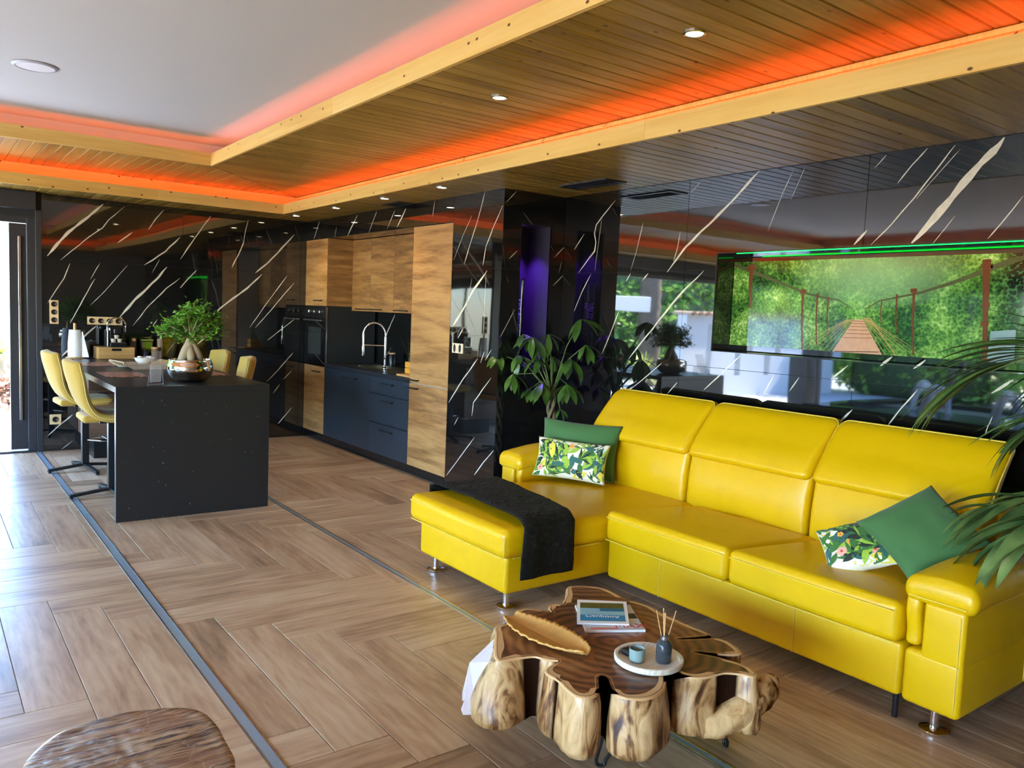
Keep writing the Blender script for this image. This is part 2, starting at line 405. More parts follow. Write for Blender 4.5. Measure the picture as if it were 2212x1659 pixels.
# floor light channels
def strip(name, x, y0, y1, wd, lab):
    t = thing(name, lab, 'light strip', (x, (y0+y1)/2, 0), group='light channels let into the floor')
    box('diffuser', (x-wd/2+.006, x+wd/2-.006, y0, y1, .0004, .002), MT['stripglass'], t)
    box('rail', (x-wd/2, x-wd/2+.006, y0, y1, .0004, .003), MT['steel'], t)
    box('rail', (x+wd/2-.006, x+wd/2, y0, y1, .0004, .003), MT['steel'], t)
MT['stripglass'] = plain('grey_strip_glass', srgb(138, 148, 152), .2)
strip('floor_light_strip', .94, .8, Y0-.02, .05, 'long grey glass light strip let into the floor beside the bar stools')
strip('floor_light_strip', 2.222, .8, Y0-.4, .036, 'thin dark light strip in the floor running from island under sofa chaise')

# ---------------------------------------------------------------- walls of black marble slabs
def rects_minus(r, h):
    a0, a1, b0, b1 = r
    if h is None or h[0] >= a1 or h[1] <= a0 or h[2] >= b1 or h[3] <= b0: return [r]
    out = []
    ha0, ha1, hb0, hb1 = max(a0, h[0]), min(a1, h[1]), max(b0, h[2]), min(b1, h[3])
    if hb0 > b0: out.append((a0, a1, b0, hb0))
    if hb1 < b1: out.append((a0, a1, hb1, b1))
    if ha0 > a0: out.append((a0, ha0, hb0, hb1))
    if ha1 < a1: out.append((ha1, a1, hb0, hb1))
    return out
def slabs(wall, axis, pos, inward, us, zs, hole=None, th=.012):
    """slab pieces of a wall standing on plane axis=pos; inward=+1/-1 side the polished face looks to"""
    for i in range(len(us)-1):
        for j in range(len(zs)-1):
            g = .0014
            r = (us[i]+g, us[i+1]-g, zs[j]+g, zs[j+1]-g)
            ps = []
            for (a0, a1, b0, b1) in rects_minus(r, hole):
                lo, hi = (pos, pos-inward*th); lo, hi = min(lo, hi), max(lo, hi)
                bb = (lo, hi, a0, a1, b0, b1) if axis == 'x' else (a0, a1, lo, hi, b0, b1)
                ps.append((boxv(*bb), BOXF))
            if ps:
                v, f = merge(ps); mk('marble_slab', v, f, MT['marble'], wall)
ZS = [0, .585, 1.235, 1.885, Z1]
NY0, NY1, NZ0, NZ1, ND = 1.33, 3.486, 1.345, 1.995, .19       # picture niche
wr = box('wall_right', (X0+.013+ND+.05, X0+.4, YN, 5.06, 0, 3.019), MT['joint']); tag(wr, kind='structure')
v, f = merge([(boxv(X0+.0125, X0+.0125+ND+.04, a0, a1, b0, b1), BOXF) for (a0, a1, b0, b1) in rects_minus((YN, 5.06, 0, 3.019), (NY0-.014, NY1+.014, NZ0-.014, NZ1+.014))])
mk('wall_core', v, f, MT['joint'], wr)
slabs(wr, 'x', X0, -1, [YN, -1.4, -.12, 1.17, 2.463, 3.755, 5.06], ZS, (NY0, NY1, NZ0, NZ1))
# niche lining in marble
v, f = merge([(boxv(X0+.001, X0+ND, NY0, NY1, NZ1, NZ1+.012), BOXF), (boxv(X0+.001, X0+ND, NY0, NY1, NZ0-.012, NZ0), BOXF),
              (boxv(X0+.001, X0+ND, NY0-.012, NY0, NZ0, NZ1), BOXF), (boxv(X0+.001, X0+ND, NY1, NY1+.012, NZ0, NZ1), BOXF), (boxv(X0+ND, X0+ND+.01, NY0, NY1, NZ0, NZ1), BOXF)])
mk('niche_lining', v, f, MT['marble'], wr)
# pier between lounge and kitchen, with the lit vase niche in its side
PY0, PY1 = 5.06, 5.78
VN = (3.83, 4.13, 1.12, 2.25)
wp = thing('wall_pier', None, None, (0, 0, 0)); tag(wp, kind='structure')
v, f = merge([(boxv(a0, a1, PY0+.0125, PY1-.001, b0, b1), BOXF) for (a0, a1, b0, b1) in rects_minus((XK+.0125, X0-.001, 0, Z1), (VN[0]-.01, VN[1]+.01, VN[2]-.01, VN[3]+.01))] + [(boxv(VN[0]-.01, VN[1]+.01, PY0+.31, PY1-.001, VN[2]-.01, VN[3]+.01), BOXF)])
mk('wall_core', v, f, MT['joint'], wp)
slabs(wp, 'x', XK, -1, [PY0, PY1], ZS)
slabs(wp, 'y', PY0, -1, [XK, X0], ZS, VN)
v, f = merge([(boxv(VN[0], VN[1], PY0+.298, PY0+.309, VN[2], VN[3]), BOXF), (boxv(VN[0]-.008, VN[0], PY0+.001, PY0+.3, VN[2], VN[3]), BOXF), (boxv(VN[1], VN[1]+.008, PY0+.001, PY0+.3, VN[2], VN[3]), BOXF),
              (boxv(VN[0], VN[1], PY0+.001, PY0+.3, VN[3], VN[3]+.008), BOXF), (boxv(VN[0], VN[1], PY0+.001, PY0+.3, VN[2]-.008, VN[2]), BOXF)])
mk('niche_lining', v, f, plain('dark_satin_lining', srgb(60, 57, 70), .4), wp)
# kitchen recess: splashback and soffit
wk = thing('wall_kitchen', None, None, (0, 0, 0)); tag(wk, kind='structure')
box('wall_core', (X0+.013, X0+.4, 5.06, Y0, 0, 3.019), MT['joint'], wk)
slabs(wk, 'x', X0, -1, [PY1, 7.08, 8.38, Y0], [.9, 1.55, 2.3])
box('soffit_core', (XK+.013, X0-.001, PY1+.001, Y0-.002, 2.302, Z1), MT['joint'], wk)
slabs(wk, 'x', XK, -1, [PY1, 7.08, 8.38, Y0], [2.292, Z1])
box('soffit_slab', (XK+.013, X0, PY1+.001, Y0-.002, 2.291, 2.301), MT['marble'], wk)
# rear wall
wb = box('wall_back', (.985, X0+.4, Y0+.013, Y0+.25, 0, 3.019), MT['joint']); tag(wb, kind='structure')
slabs(wb, 'y', Y0, -1, [.985, 2.285, 3.585, X0], ZS)
wn = box('wall_front', (XL, X0+.4, YN-.2, YN, 0, 3.019), plain('bounce_wall_paint', srgb(140, 128, 116), .6)); tag(wn, kind='structure')  # wall out of view, its paint lightened to bounce daylight onto the sofa
ex = box('floor_screed', (XL, X0+.6, YN, Y0+.2, -.2, -.091), MT['joint']); tag(ex, kind='structure')

# ---------------------------------------------------------------- veins in the marble
def vein_mesh(name, wall, plane, pos, lines, seed, off=.0006):
    rnd = random.Random(seed); V = []; F = []
    conv = (lambda p: on_x(p[0], p[1], pos)) if plane == 'x' else (lambda p: on_y(p[0], p[1], pos))
    for pts, wpx in lines:
        P = [conv(p) for p in pts]
        dist = (P[0]-Vector((0, 0, CAM_H))).length
        wd = wpx*dist/FPX*.62
        # resample
        R = []
        for i in range(len(P)-1):
            n = max(3, int((P[i+1]-P[i]).length/.035))
            for k in range(n): R.append(P[i].lerp(P[i+1], k/n))
        R.append(P[-1])
        nn = Vector((1, 0, 0)) if plane == 'x' else Vector((0, 1, 0))
        s0 = rnd.random()*50
        L = []
        for i, p in enumerate(R):
            t = (R[min(i+1, len(R)-1)]-R[max(i-1, 0)]).normalized(); s = t.cross(nn)
            j = noise.noise(Vector((i*.35, s0, 0)))*wd*.35 + noise.noise(Vector((i*.09, s0+9, 0)))*.008
            fr = i/(len(R)-1); tp = min(1, fr*6+.25)*min(1, (1-fr)*6+.25)
            ww = wd*.5*tp*(.75+.9*abs(noise.noise(Vector((i*.22, s0+20, 3)))))
            q = p+s*j - nn*off
            a = len(V); V += [q+s*ww, q-s*ww]
            if i: F.append((a-2, a-1, a+1, a))
    o = mk(name, V, F, MT['vein'], wall); return o
vein_mesh('vein_pattern', wr, 'x', X0, [
 ([(2170, 297), (2080, 395), (2020, 470), (1969, 525)], 22), ([(1642, 366), (1590, 425), (1540, 475), (1482, 532), (1441, 588)], 9),
 ([(1520, 585), (1474, 632), (1428, 688), (1358, 775)], 6.5), ([(2064, 314), (2020, 370), (1974, 428), (1927, 482), (1881, 529)], 4.5), ([(2075, 322), (2010, 395), (1980, 430)], 2),
 ([(2004, 320), (1970, 355), (1938, 396)], 4), ([(1915, 335), (1889, 364)], 3), ([(1874, 497), (1845, 529)], 8), ([(2210, 423), (2165, 480), (2134, 516)], 4), ([(2064, 466), (2012, 529)], 2),
 ([(1716, 364), (1690, 420), (1659, 500)], 2), ([(1742, 356), (1708, 432)], 1.6), ([(1928, 771), (1902, 791)], 8), ([(1832, 790), (1795, 819)], 6), ([(1982, 842), (1950, 880), (1915, 925)], 5),
 ([(1842, 886), (1807, 918)], 9), ([(2189, 820), (2142, 850)], 9), ([(1726, 814), (1705, 845)], 3.5), ([(2000, 777), (1973, 796)], 6), ([(2144, 900), (2136, 920), (2129, 940)], 3),
 ([(1430, 785), (1362, 842)], 3), ([(1463, 826), (1439, 852)], 4), ([(1598, 770), (1560, 805), (1520, 842)], 5), ([(1673, 808), (1648, 856)], 5), ([(1516, 390), (1492, 416)], 2), ([(1400, 590), (1387, 607)], 4), ([(1362, 590), (1352, 608)], 4),
 ([(1470, 500), (1464, 535), (1455, 565)], 2.5), ([(1390, 480), (1375, 545), (1362, 585)], 2),
 ([(1330, 432), (1289, 486), (1284, 505), (1287, 523), (1284, 542), (1249, 590)], 5), ([(1277, 592), (1258, 630), (1240, 672)], 3), ([(1300, 470), (1294, 520), (1285, 585)], 1.5), ([(1262, 505), (1240, 540)], 2.5), ([(1337, 672), (1300, 765)], 4)], 3)
vein_mesh('vein_pattern', wp, 'y', PY0, [([(1219, 534), (1198, 556)], 3.5), ([(1217, 594), (1195, 618)], 3.5), ([(1118, 541), (1099, 558)], 2.5), ([(1112, 668), (1080, 729)], 2.5), ([(1116, 413), (1093, 438)], 3.5), ([(1213, 565), (1207, 590)], 1.5)], 5)
vein_mesh('vein_pattern', wp, 'x', XK, [([(1048, 413), (1030, 480), (1002, 572)], 3), ([(1087, 443), (1066, 490), (1050, 532), (1043, 575)], 3.2), ([(1052, 584), (1025, 623), (1000, 668), (976, 705)], 9), ([(1050, 592), (1047, 660), (1044, 727)], 2),
 ([(1020, 464), (1000, 510), (980, 562)], 2), ([(1032, 774), (1000, 820), (969, 870)], 5), ([(1061, 817), (1040, 845), (1023, 870), (1020, 899)], 4.5), ([(1025, 945), (995, 985), (964, 1028)], 4), ([(1066, 973), (1045, 998), (1025, 1027)], 4),
 ([(1001, 709), (989, 731)], 4), ([(1046, 760), (1038, 784)], 4), ([(1062, 755), (1048, 778)], 3), ([(990, 900), (981, 918)], 3), ([(1020, 600), (1005, 680)], 1.5)], 6)
vein_mesh('vein_pattern', wk, 'x', XK, [([(691, 476), (678, 516)], 3), ([(773, 464), (750, 510)], 4), ([(814, 456), (797, 503)], 2.5), ([(877, 450), (857, 492)], 5), ([(853, 455), (836, 496)], 2.5), ([(940, 430), (934, 470)], 2.5), ([(727, 490), (723, 512)], 2)], 7)
vein_mesh('vein_pattern', wk, 'x', X0, [([(731, 672), (701, 699)], 4), ([(853, 679), (842, 705), (830, 732)], 5), ([(770, 760), (745, 778)], 3), ([(845, 752), (835, 768)], 3)], 8)
vein_mesh('vein_pattern', wb, 'y', Y0, [([(223, 441), (190, 468), (149, 501), (102, 553)], 6.5), ([(269, 446), (235, 475), (222, 493), (193, 512), (131, 562)], 2.6), ([(353, 454), (335, 474), (320, 496)], 2.8), ([(286, 501), (254, 525)], 2.8),
 ([(455, 467), (423, 512), (389, 560)], 3), ([(389, 512), (358, 543), (311, 573)], 4.5), ([(361, 577), (326, 614), (287, 653), (258, 685)], 7), ([(389, 601), (358, 623), (321, 661), (287, 704)], 3), ([(275, 572), (224, 630), (195, 660)], 1.8),
 ([(205, 602), (177, 651), (151, 698)], 2.8), ([(216, 568), (195, 604)], 2), ([(151, 569), (138, 601), (122, 625), (103, 655)], 2.8), ([(425, 583), (389, 622)], 3), ([(528, 520), (515, 550), (500, 577)], 3.5), ([(536, 475), (530, 500), (526, 530)], 1.8),
 ([(636, 507), (591, 556), (551, 589)], 5), ([(566, 592), (534, 622), (481, 661), (447, 690)], 5), ([(620, 596), (580, 650), (539, 707)], 2.2), ([(635, 611), (594, 659), (552, 708)], 2.4), ([(635, 690), (578, 735)], 2), ([(208, 704), (170, 738), (133, 771)], 5.5),
 ([(633, 762), (605, 793), (576, 825)], 2.6), ([(464, 710), (425, 744)], 4), ([(157, 896), (130, 918), (103, 942)], 3.5), ([(157, 952), (132, 971)], 1.8), ([(377, 741), (359, 765)], 3), ([(605, 830), (590, 850)], 2.4), ([(630, 800), (612, 820)], 2), ([(340, 690), (330, 705)], 2.4), ([(630, 880), (600, 915)], 2.4), ([(345, 560), (328, 590)], 1.6)], 9)

# ---------------------------------------------------------------- glazed openings
w1 = thing('window_1', None, None, (0, 0, 0)); tag(w1, kind='structure')
box('sash_stile', (.72, .86, Y0+.02, Y0+.075, .03, 2.2), MT['alu'], w1, .003)
box('jamb', (.862, .93, Y0-.01, Y0+.1, 0, 2.26), MT['alu'], w1, .003)
box('jamb', (.932, .983, Y0-.025, Y0+.1, 0, 2.34), MT['alu'], w1, .003)
box('pull_handle', (.79, .812, Y0-.012, Y0+.02, .32, 2.08), MT['steel'], w1, .002)
box('head_rail', (XL+.2, .86, Y0-.0, Y0+.1, 2.205, 2.262), MT['alu'], w1)
box('threshold', (XL+.2, .86, Y0-.02, Y0+.1, -.005, .018), MT['alu'], w1)
wl = box('wall_lintel', (XL, .984, Y0+.0, Y0+.25, 2.263, 3.019), MT['joint']); tag(wl, kind='structure')
sb = box('shutter_box', (XL+.2, .93, Y0-.12, Y0-.001, 2.33, 2.495), MT['alu'], None, .004); tag(sb, 'dark grey roller shutter box above the open glass door', 'shutter box')
pc = box('column_corner', (XL-.2, XL+.18, Y0-.2, Y0+.2, 0, Z1), plain('dark_column_paint', srgb(40, 40, 42), .5)); tag(pc, kind='structure')
w2 = thing('window_2', None, None, (0, 0, 0)); tag(w2, kind='structure')
for yy in (-1.2, 1.25, 3.7, 6.15, 8.6): box('mullion', (XL-.06, XL, yy, yy+.07, 0, 2.26), MT['alu'], w2)
box('head_rail', (XL-.06, XL, YN, Y0, 2.2, 2.262), MT['alu'], w2)
wl2 = box('wall_left', (XL-.25, XL, YN, Y0, 2.263, 3.019), MT['joint']); tag(wl2, kind='structure')

# ---------------------------------------------------------------- stepped ceiling
LX, LY = 3.16, 8.393          # lower lip
UX, UY = 2.09, 7.30           # upper lip
GAP = .25
LXm, LYm, UXm, UYm = -4.1, -1.5, -3.03, -.4
roof = box('ceiling_roof', (XL-.3, X0+.5, YN-.2, Y0+.3, 3.02, 3.2), MT['joint']); tag(roof, kind='structure')
cp = box('ceiling', (UXm-GAP, UX+GAP, UYm-GAP, UY+GAP, Z3, Z3+.03), MT['plaster']); tag(cp, kind='structure')
def ring_panels(name, parent, xa, xb, ya, yb, xA, xB, yA, yB, z0, z1, mat):
    """flat ring between the inner rectangle a..b and the outer A..B"""
    v, f = merge([(boxv(xb, xB, yA, yB, z0, z1), BOXF), (boxv(xA, xa, yA, yB, z0, z1), BOXF), (boxv(xa, xb, yb, yB, z0, z1), BOXF), (boxv(xa, xb, yA, ya, z0, z1), BOXF)])
    return mk(name, v, f, mat, parent)
def frame_walls(name, parent, xa, xb, ya, yb, th, z0, z1, mat):
    v, f = merge([(boxv(xb, xb+th, ya-th, yb+th, z0, z1), BOXF), (boxv(xa-th, xa, ya-th, yb+th, z0, z1), BOXF), (boxv(xa, xb, yb, yb+th, z0, z1), BOXF), (boxv(xa, xb, ya-th, ya, z0, z1), BOXF)])
    return mk(name, v, f, mat, parent)
frame_walls('plaster_riser', cp, UXm-GAP, UX+GAP, UYm-GAP, UY+GAP, .03, Z2+.02, Z3+.02, MT['plaster'])
cm = thing('ceiling_middle', None, None, (0, 0, 0)); tag(cm, kind='structure')
ring_panels('backing', cm, UXm-.0, UX+.02, UYm-.0, UY+.02, LXm-GAP-.02, LX+GAP+.02, LYm-GAP-.02, LY+GAP+.02, Z2+.016, Z2+.03, MT['plaster'])
frame_walls('wood_riser', cm, LXm-GAP, LX+GAP, LYm-GAP, LY+GAP, .02, Z1+.016, Z2+.016, MT['pine'])
cl = thing('ceiling_lower', None, None, (0, 0, 0)); tag(cl, kind='structure')
ring_panels('backing', cl, LXm-.0, LX+.02, LYm-.0, LY+.02, XL, X0, YN, Y0, Z1+.0145, Z1+.0155, MT['pine'])
WPK = .0962
def cplank(parent, poly, z, along_x, c=.006, th=.0145, gap=.0008):
    poly = inset_poly(poly, gap)
    if len(poly) < 3 or area2(poly) < 2e-4: return
    cx = sum(p[0] for p in poly)/len(poly); cy = sum(p[1] for p in poly)/len(poly)
    inner = inset_poly(poly, c)
    if len(inner) != len(poly): return
    n = len(poly)
    a2 = sum(poly[i-1][0]*poly[i][1]-poly[i][0]*poly[i-1][1] for i in range(n))
    def loc(p): return (p[0]-cx, p[1]-cy) if along_x else (p[1]-cy, -(p[0]-cx))
    vs = [(*loc(p), th) for p in poly]+[(*loc(p), c) for p in poly]+[(*loc(p), 0) for p in inner]
    fs = []
    for i in range(n):
        j = (i+1) % n
        fs += [(i, i+n, j+n, j), (i+n, i+2*n, j+2*n, j+n)]
    fs.append(tuple(2*n+i for i in range(n))[::-1])
    o = mk('plank', vs, fs, MT['ceil'], parent, loc=(cx, cy, z), rot=(0, 0, 0 if along_x else PI/2))
    return fixn(o)
def tier(parent, xi, yi, xo, yo, z, xleft, ynear):
    # right strip, planks along x
    y = ynear
    sl = (yo-yi)/(xo-xi)                      # mitre line y = yi + sl*(x-xi)
    while y < yo:
        poly = [(xi, y), (xo, y), (xo, min(y+WPK, yo)), (xi, min(y+WPK, yo))]
        if y+WPK > yi: poly = clip_poly(poly, -sl, 1, yi-sl*xi-.004)
        if len(poly) > 2: cplank(parent, poly, z, True)
        y += WPK
    x = xleft
    while x < xo:
        poly = [(x, yi), (min(x+WPK, xo), yi), (min(x+WPK, xo), yo), (x, yo)]
        if x+WPK > xi: poly = clip_poly(poly, sl, -1, sl*xi-yi-.004)
        if len(poly) > 2: cplank(parent, poly, z, False)
        x += WPK
tier(cm, UX+.004, UY+.004, LX+GAP-.001, LY+GAP-.001, Z2, .28, 1.2)
tier(cl, LX+.004, LY+.004, X0-.002, Y0-.002, Z1, .35, 1.05)
# unseen remainder of both wooden rings
ring_panels('panel', cm, UXm, UX, UYm, UY, LXm-GAP, UX, LYm-GAP, UY, Z2+.001, Z2+.014, MT['ceil']) if False else None
v, f = merge([(boxv(UX, LX+GAP, LYm-GAP, 1.199, Z2, Z2+.014), BOXF), (boxv(LXm-GAP, .279, UY, LY+GAP, Z2, Z2+.014), BOXF), (boxv(LXm-GAP, UXm, LYm-GAP, UY, Z2, Z2+.014), BOXF), (boxv(UXm, UX, LYm-GAP, UYm, Z2, Z2+.014), BOXF)])
mk('wood_panel', v, f, MT['ceil'], cm)
v, f = merge([(boxv(LX, X0, YN, 1.049, Z1, Z1+.014), BOXF), (boxv(XL, .349, LY, Y0, Z1, Z1+.014), BOXF), (boxv(XL, LXm, YN, LY, Z1, Z1+.014), BOXF), (boxv(LXm, LX, YN, LYm, Z1, Z1+.014), BOXF)])
mk('wood_panel', v, f, MT['ceil'], cl)
# fascia lips (pale pine boards), led strips in the gutters behind them
def lip(name, xa, xb, ya, yb, z0, z1, xj, yj, lab):
    t = thing(name, None, None, (0, 0, 0)); tag(t, kind='structure')
    th = .022
    ys = [ya]+yj+[yb]
    for i in range(len(ys)-1):
        l = ys[i+1]-ys[i]-.001; c = (ys[i]+ys[i+1])/2
        o = mk('board', boxv(-l/2, l/2, -th/2, th/2, 0, z1-z0), BOXF, MT['pine'], t, loc=(xb+th/2, c, z0), rot=(0, 0, PI/2))
    xs = [xa]+xj+[xb+th]
    for i in range(len(xs)-1):
        l = xs[i+1]-xs[i]-.001; c = (xs[i]+xs[i+1])/2
        mk('board', boxv(-l/2, l/2, -th/2, th/2, 0, z1-z0), BOXF, MT['pine'], t, loc=(c, yb+th/2, z0))
    mk('board', boxv(xa, xb, ya-th, ya, z0, z1), BOXF, MT['pine'], t); mk('board', boxv(xa-th, xa, ya-th, yb+th, z0, z1), BOXF, MT['pine'], t)
    return t
t1 = lip('trim_1', LXm, LX, LYm, LY, Z1-.002, Z1+.102, [-1.2, 1.9], [1.0, 3.12, 6.1], '')
t2 = lip('trim_2', UXm, UX, UYm, UY, Z2-.002, Z2+.102, [-.9], [1.0, 4.75], '')
# bead under the middle ceiling, top of the riser
box('bead', (LX+GAP-.022, LX+GAP-.001, LYm, LY+GAP-.02, Z2-.028, Z2-.003), MT['pine'], t1, .006)
def led(name, parent, xa, xb, ya, yb, z, mat):
    wv = .012
    v, f = merge([(boxv(xb, xb+wv, ya, yb, z, z+.006), BOXF), (boxv(xa-wv, xa, ya, yb, z, z+.006), BOXF), (boxv(xa, xb, yb, yb+wv, z, z+.006), BOXF), (boxv(xa, xb, ya-wv, ya, z, z+.006), BOXF)])
    return mk(name, v, f, mat, parent)
led('led_strip', cm, LXm-.06, LX+.06, LYm-.06, LY+.06, Z1+.05, MT['ledred'])
led('led_strip', cp, UXm-.06, UX+.06, UYm-.06, UY+.06, Z2+.05, MT['ledred2'])
# ---------------------------------------------------------------- garden outside the openings
terr = box('ground_terrace', (-16, 14, Y0+.1, 24, -.14, -.02), plain('pale_terrace_stone', srgb(176, 180, 186), .7, var=.06, vscale=3)); tag(terr, kind='structure')
terr2 = box('ground_lawn', (-16, XL-.07, -6, Y0+.1, -.14, -.02), plain('terrace_grey_stone', srgb(150, 146, 140), .7, var=.1, vscale=3)); tag(terr2, kind='structure')
def leafmat(name, a, b_, rough=.45, trans=.25):
    m, nt, b = newmat(name)
    oi = nt.nodes.new('ShaderNodeNewGeometry')
    nz = nt.nodes.new('ShaderNodeTexNoise'); nz.inputs['Scale'].default_value = 9; nt.links.new(oi.outputs['Position'], nz.inputs['Vector'])
    nt.links.new(mixc(nt, math_(nt, 'MULTIPLY', math_(nt, 'SUBTRACT', nz.outputs['Fac'], .3), 2.4, True), a, b_), b.inputs['Base Color']); b.inputs['Roughness'].default_value = rough
    tl = nt.nodes.new('ShaderNodeBsdfTranslucent'); tl.inputs[0].default_value = b_
    mx = nt.nodes.new('ShaderNodeMixShader'); mx.inputs[0].default_value = trans
    nt.links.new(b.outputs[0], mx.inputs[1]); nt.links.new(tl.outputs[0], mx.inputs[2]); nt.links.new(mx.outputs[0], nt.nodes['Material Output'].inputs[0])
    return m
MT['hedge'] = leafmat('hedge_leaf', srgb(84, 136, 44), srgb(166, 208, 96))
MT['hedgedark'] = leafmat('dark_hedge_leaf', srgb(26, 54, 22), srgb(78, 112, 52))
MT['yucca'] = leafmat('yucca_leaf', srgb(150, 176, 66), srgb(216, 220, 120))
MT['bark'] = plain('palm_bark', srgb(112, 96, 80), .9, bump=.6, bscale=18, var=.5, vscale=9)
def leafcloud(name, parent, c, dims, n, size, mat, seed, face=None):
    rnd = random.Random(seed); V = []; F = []
    for i in range(n):
        p = Vector((c[0]+rnd.uniform(-1, 1)*dims[0], c[1]+rnd.uniform(-1, 1)*dims[1], c[2]+rnd.uniform(-1, 1)*dims[2]))
        p += Vector((noise.noise(p*1.3), noise.noise(p*1.3+Vector((9, 0, 0))), noise.noise(p*1.3+Vector((0, 9, 0)))))*.35
        d = Vector((rnd.gauss(0, 1), rnd.gauss(0, 1), rnd.gauss(0, .7))).normalized(); s = d.cross(Vector((rnd.gauss(0, 1), rnd.gauss(0, 1), rnd.gauss(0, 1)))).normalized()
        l = size*rnd.uniform(.6, 1.4); ww = l*.28
        a = len(V); V += [p, p+d*l*.5+s*ww, p+d*l, p+d*l*.5-s*ww]; F.append((a, a+1, a+2, a+3))
    return mk(name, V, F, mat, parent)
def hedge(name, lab, c, dims, n, size, mat, seed):
    t = thing(name, lab, 'hedge', (c[0], c[1], 0))
    o = leafcloud('foliage', t, c, dims, n, size, MT[mat], seed); tag(o, kind='stuff')
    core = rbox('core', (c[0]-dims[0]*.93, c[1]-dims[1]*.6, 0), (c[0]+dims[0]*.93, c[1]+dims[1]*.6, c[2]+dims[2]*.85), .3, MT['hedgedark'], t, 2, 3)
    return t
hedge('garden_hedge', 'tall bright green hedge behind the terrace, mirrored in the marble wall', (-9.0, 15.2, 2.0), (8.6, .8, 1.9), 24000, .18, 'hedge', 1)
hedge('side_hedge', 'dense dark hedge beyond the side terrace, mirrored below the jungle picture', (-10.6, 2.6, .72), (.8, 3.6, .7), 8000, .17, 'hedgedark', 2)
hedge('tall_side_hedge', 'tall leafy hedge beyond the side terrace, mirrored across the jungle picture', (-10.6, 9.2, 1.9), (.8, 2.7, 1.8), 12000, .18, 'hedge', 3)
# palm trunk and yuccas
t = thing('palm_tree', 'rough brown palm trunk in front of the bright garden hedge', 'palm', (-5.35, 13.2, 0))
lathe('trunk', [(.34, -.02), (.3, .3)] + [(.25+.03*(i % 2), .4+i*.16) for i in range(16)] + [(.2, 3.0), (0, 3.0)], (-5.35, 13.2, 0), MT['bark'], t, 14)
def yucca(name, lab, c, h, n, L, seed, trunk=.07, cat='yucca'):
    rnd = random.Random(seed); t = thing(name, lab, cat, (c[0], c[1], 0)); V = []; F = []
    if h > .1: tube('stem', [(c[0], c[1], 0), (c[0]+.03, c[1], h*.5), (c[0], c[1], h)], [trunk, trunk*.8, trunk*.7], MT['bark'], t, 8)
    for i in range(n):
        az = rnd.uniform(0, 2*PI); el = rnd.uniform(-.35, 1.4); l = L*rnd.uniform(.7, 1.1)
        d = Vector((math.cos(az)*math.cos(el), math.sin(az)*math.cos(el), math.sin(el))); s = d.cross(Vector((0, 0, 1))).normalized()*.016*L/.6
        p = Vector((c[0], c[1], h)); a = len(V)
        for k, (tt, ww) in enumerate(((0, .8), (.4, 1), (.8, .6), (1, .05))):
            q = p+d*l*tt+Vector((0, 0, -.25*l*tt*tt)); V += [q+s*ww, q-s*ww]
            if k: F.append((a+2*k-2, a+2*k-1, a+2*k+1, a+2*k))
    o = mk('leaf_rosette', V, F, MT['yucca'], t); tag(o, kind='stuff'); return t
yucca('yucca', 'spiky yellow green yucca rising behind the tiled garden wall', (-9.2, 12.6, 0), 1.9, 130, .85, 4)
yucca('yucca', 'spiky yucca growing beside the brown palm trunk', (-4.35, 12.4, 0), .35, 90, .7, 5)
yucca('garden_grass', 'sunlit yellow green spiky plant seen through the open door', (.98, 13.9, 0), .65, 120, .62, 6)
yucca('garden_grass', 'second sunlit spiky plant further behind the open door', (.6, 15.4, 0), .9, 120, .8, 7)
hg = thing('mulch_bed', 'low bed of reddish brown mulch plants outside the door', 'planting bed', (.9, 12.6, 0)); o = leafcloud('foliage', hg, (.8, 12.7, .26), (1.0, .3, .2), 1800, .1, plain('mulch_brown', srgb(150, 112, 84), .9, var=.4, vscale=20), 8); tag(o, kind='stuff')
# white garden wall with slots and barrel tile coping
gw = thing('garden_wall', 'white garden wall with vertical slots and a clay tile coping', 'garden wall', (-6.4, 10.9, 0))
GY, GX0, GX1, GH = 10.9, -9.4, -3.95, 1.70
slots = [(-4.75, .2), (-5.75, .2), (-6.75, .2), (-7.75, .2), (-8.7, .2)]
xs = [GX1]
pieces = []
prev = GX1
for (sx, sw) in slots:
    pieces.append((sx+sw/2, prev, -.02, GH)); pieces.append((sx-sw/2, sx+sw/2, -.02, .42)); pieces.append((sx-sw/2, sx+sw/2, 1.52, GH)); prev = sx-sw/2
pieces.append((GX0, prev, -.02, GH))
v, f = merge([(boxv(a, b_, GY, GY+.22, z0, z1), BOXF) for (a, b_, z0, z1) in pieces])
mk('wall_body', v, f, MT['whitepaint'], gw)
MT['claytile'] = plain('clay_tile', srgb(214, 176, 140), .8, var=.2, vscale=8)
xx = GX0-.05; tm = None
while xx < GX1+.05:
    if tm is None:
        V = []; F = []
        for i, yy in enumerate((-.22, .22)):
            for k in range(9):
                a = PI*k/8; V.append((-.115*math.cos(a), yy, .075*math.sin(a)+.0)); V.append((-.098*math.cos(a), yy, .06*math.sin(a)))
        for k in range(8):
            a, b_ = 2*k, 2*k+2
            F += [(a, b_, b_+18, a+18), (a+1, a+19, b_+19, b_+1), (a, a+1, b_+1, b_), (a+18, b_+18, b_+19, a+19)]
        o = mk('coping_tile', V, F, MT['claytile'], gw, loc=(xx+6.4, .11, GH)); tm = o.data
    else:
        o = bpy.data.objects.new('coping_tile', tm); link(o, gw); o.location = (xx+6.4, .11, GH)
    xx += .235
wbm = box('garden_beam', (-3.9, -2.3, 11.8, 12.0, 1.72, 2.02), MT['whitepaint'], None, .01); tag(wbm, 'white horizontal garden beam left of the palm trunk reflection', 'beam')
bp1 = box('beam_post', (-2.5, -2.38, 11.84, 11.96, -.02, 1.72), MT['whitepaint'], wbm)
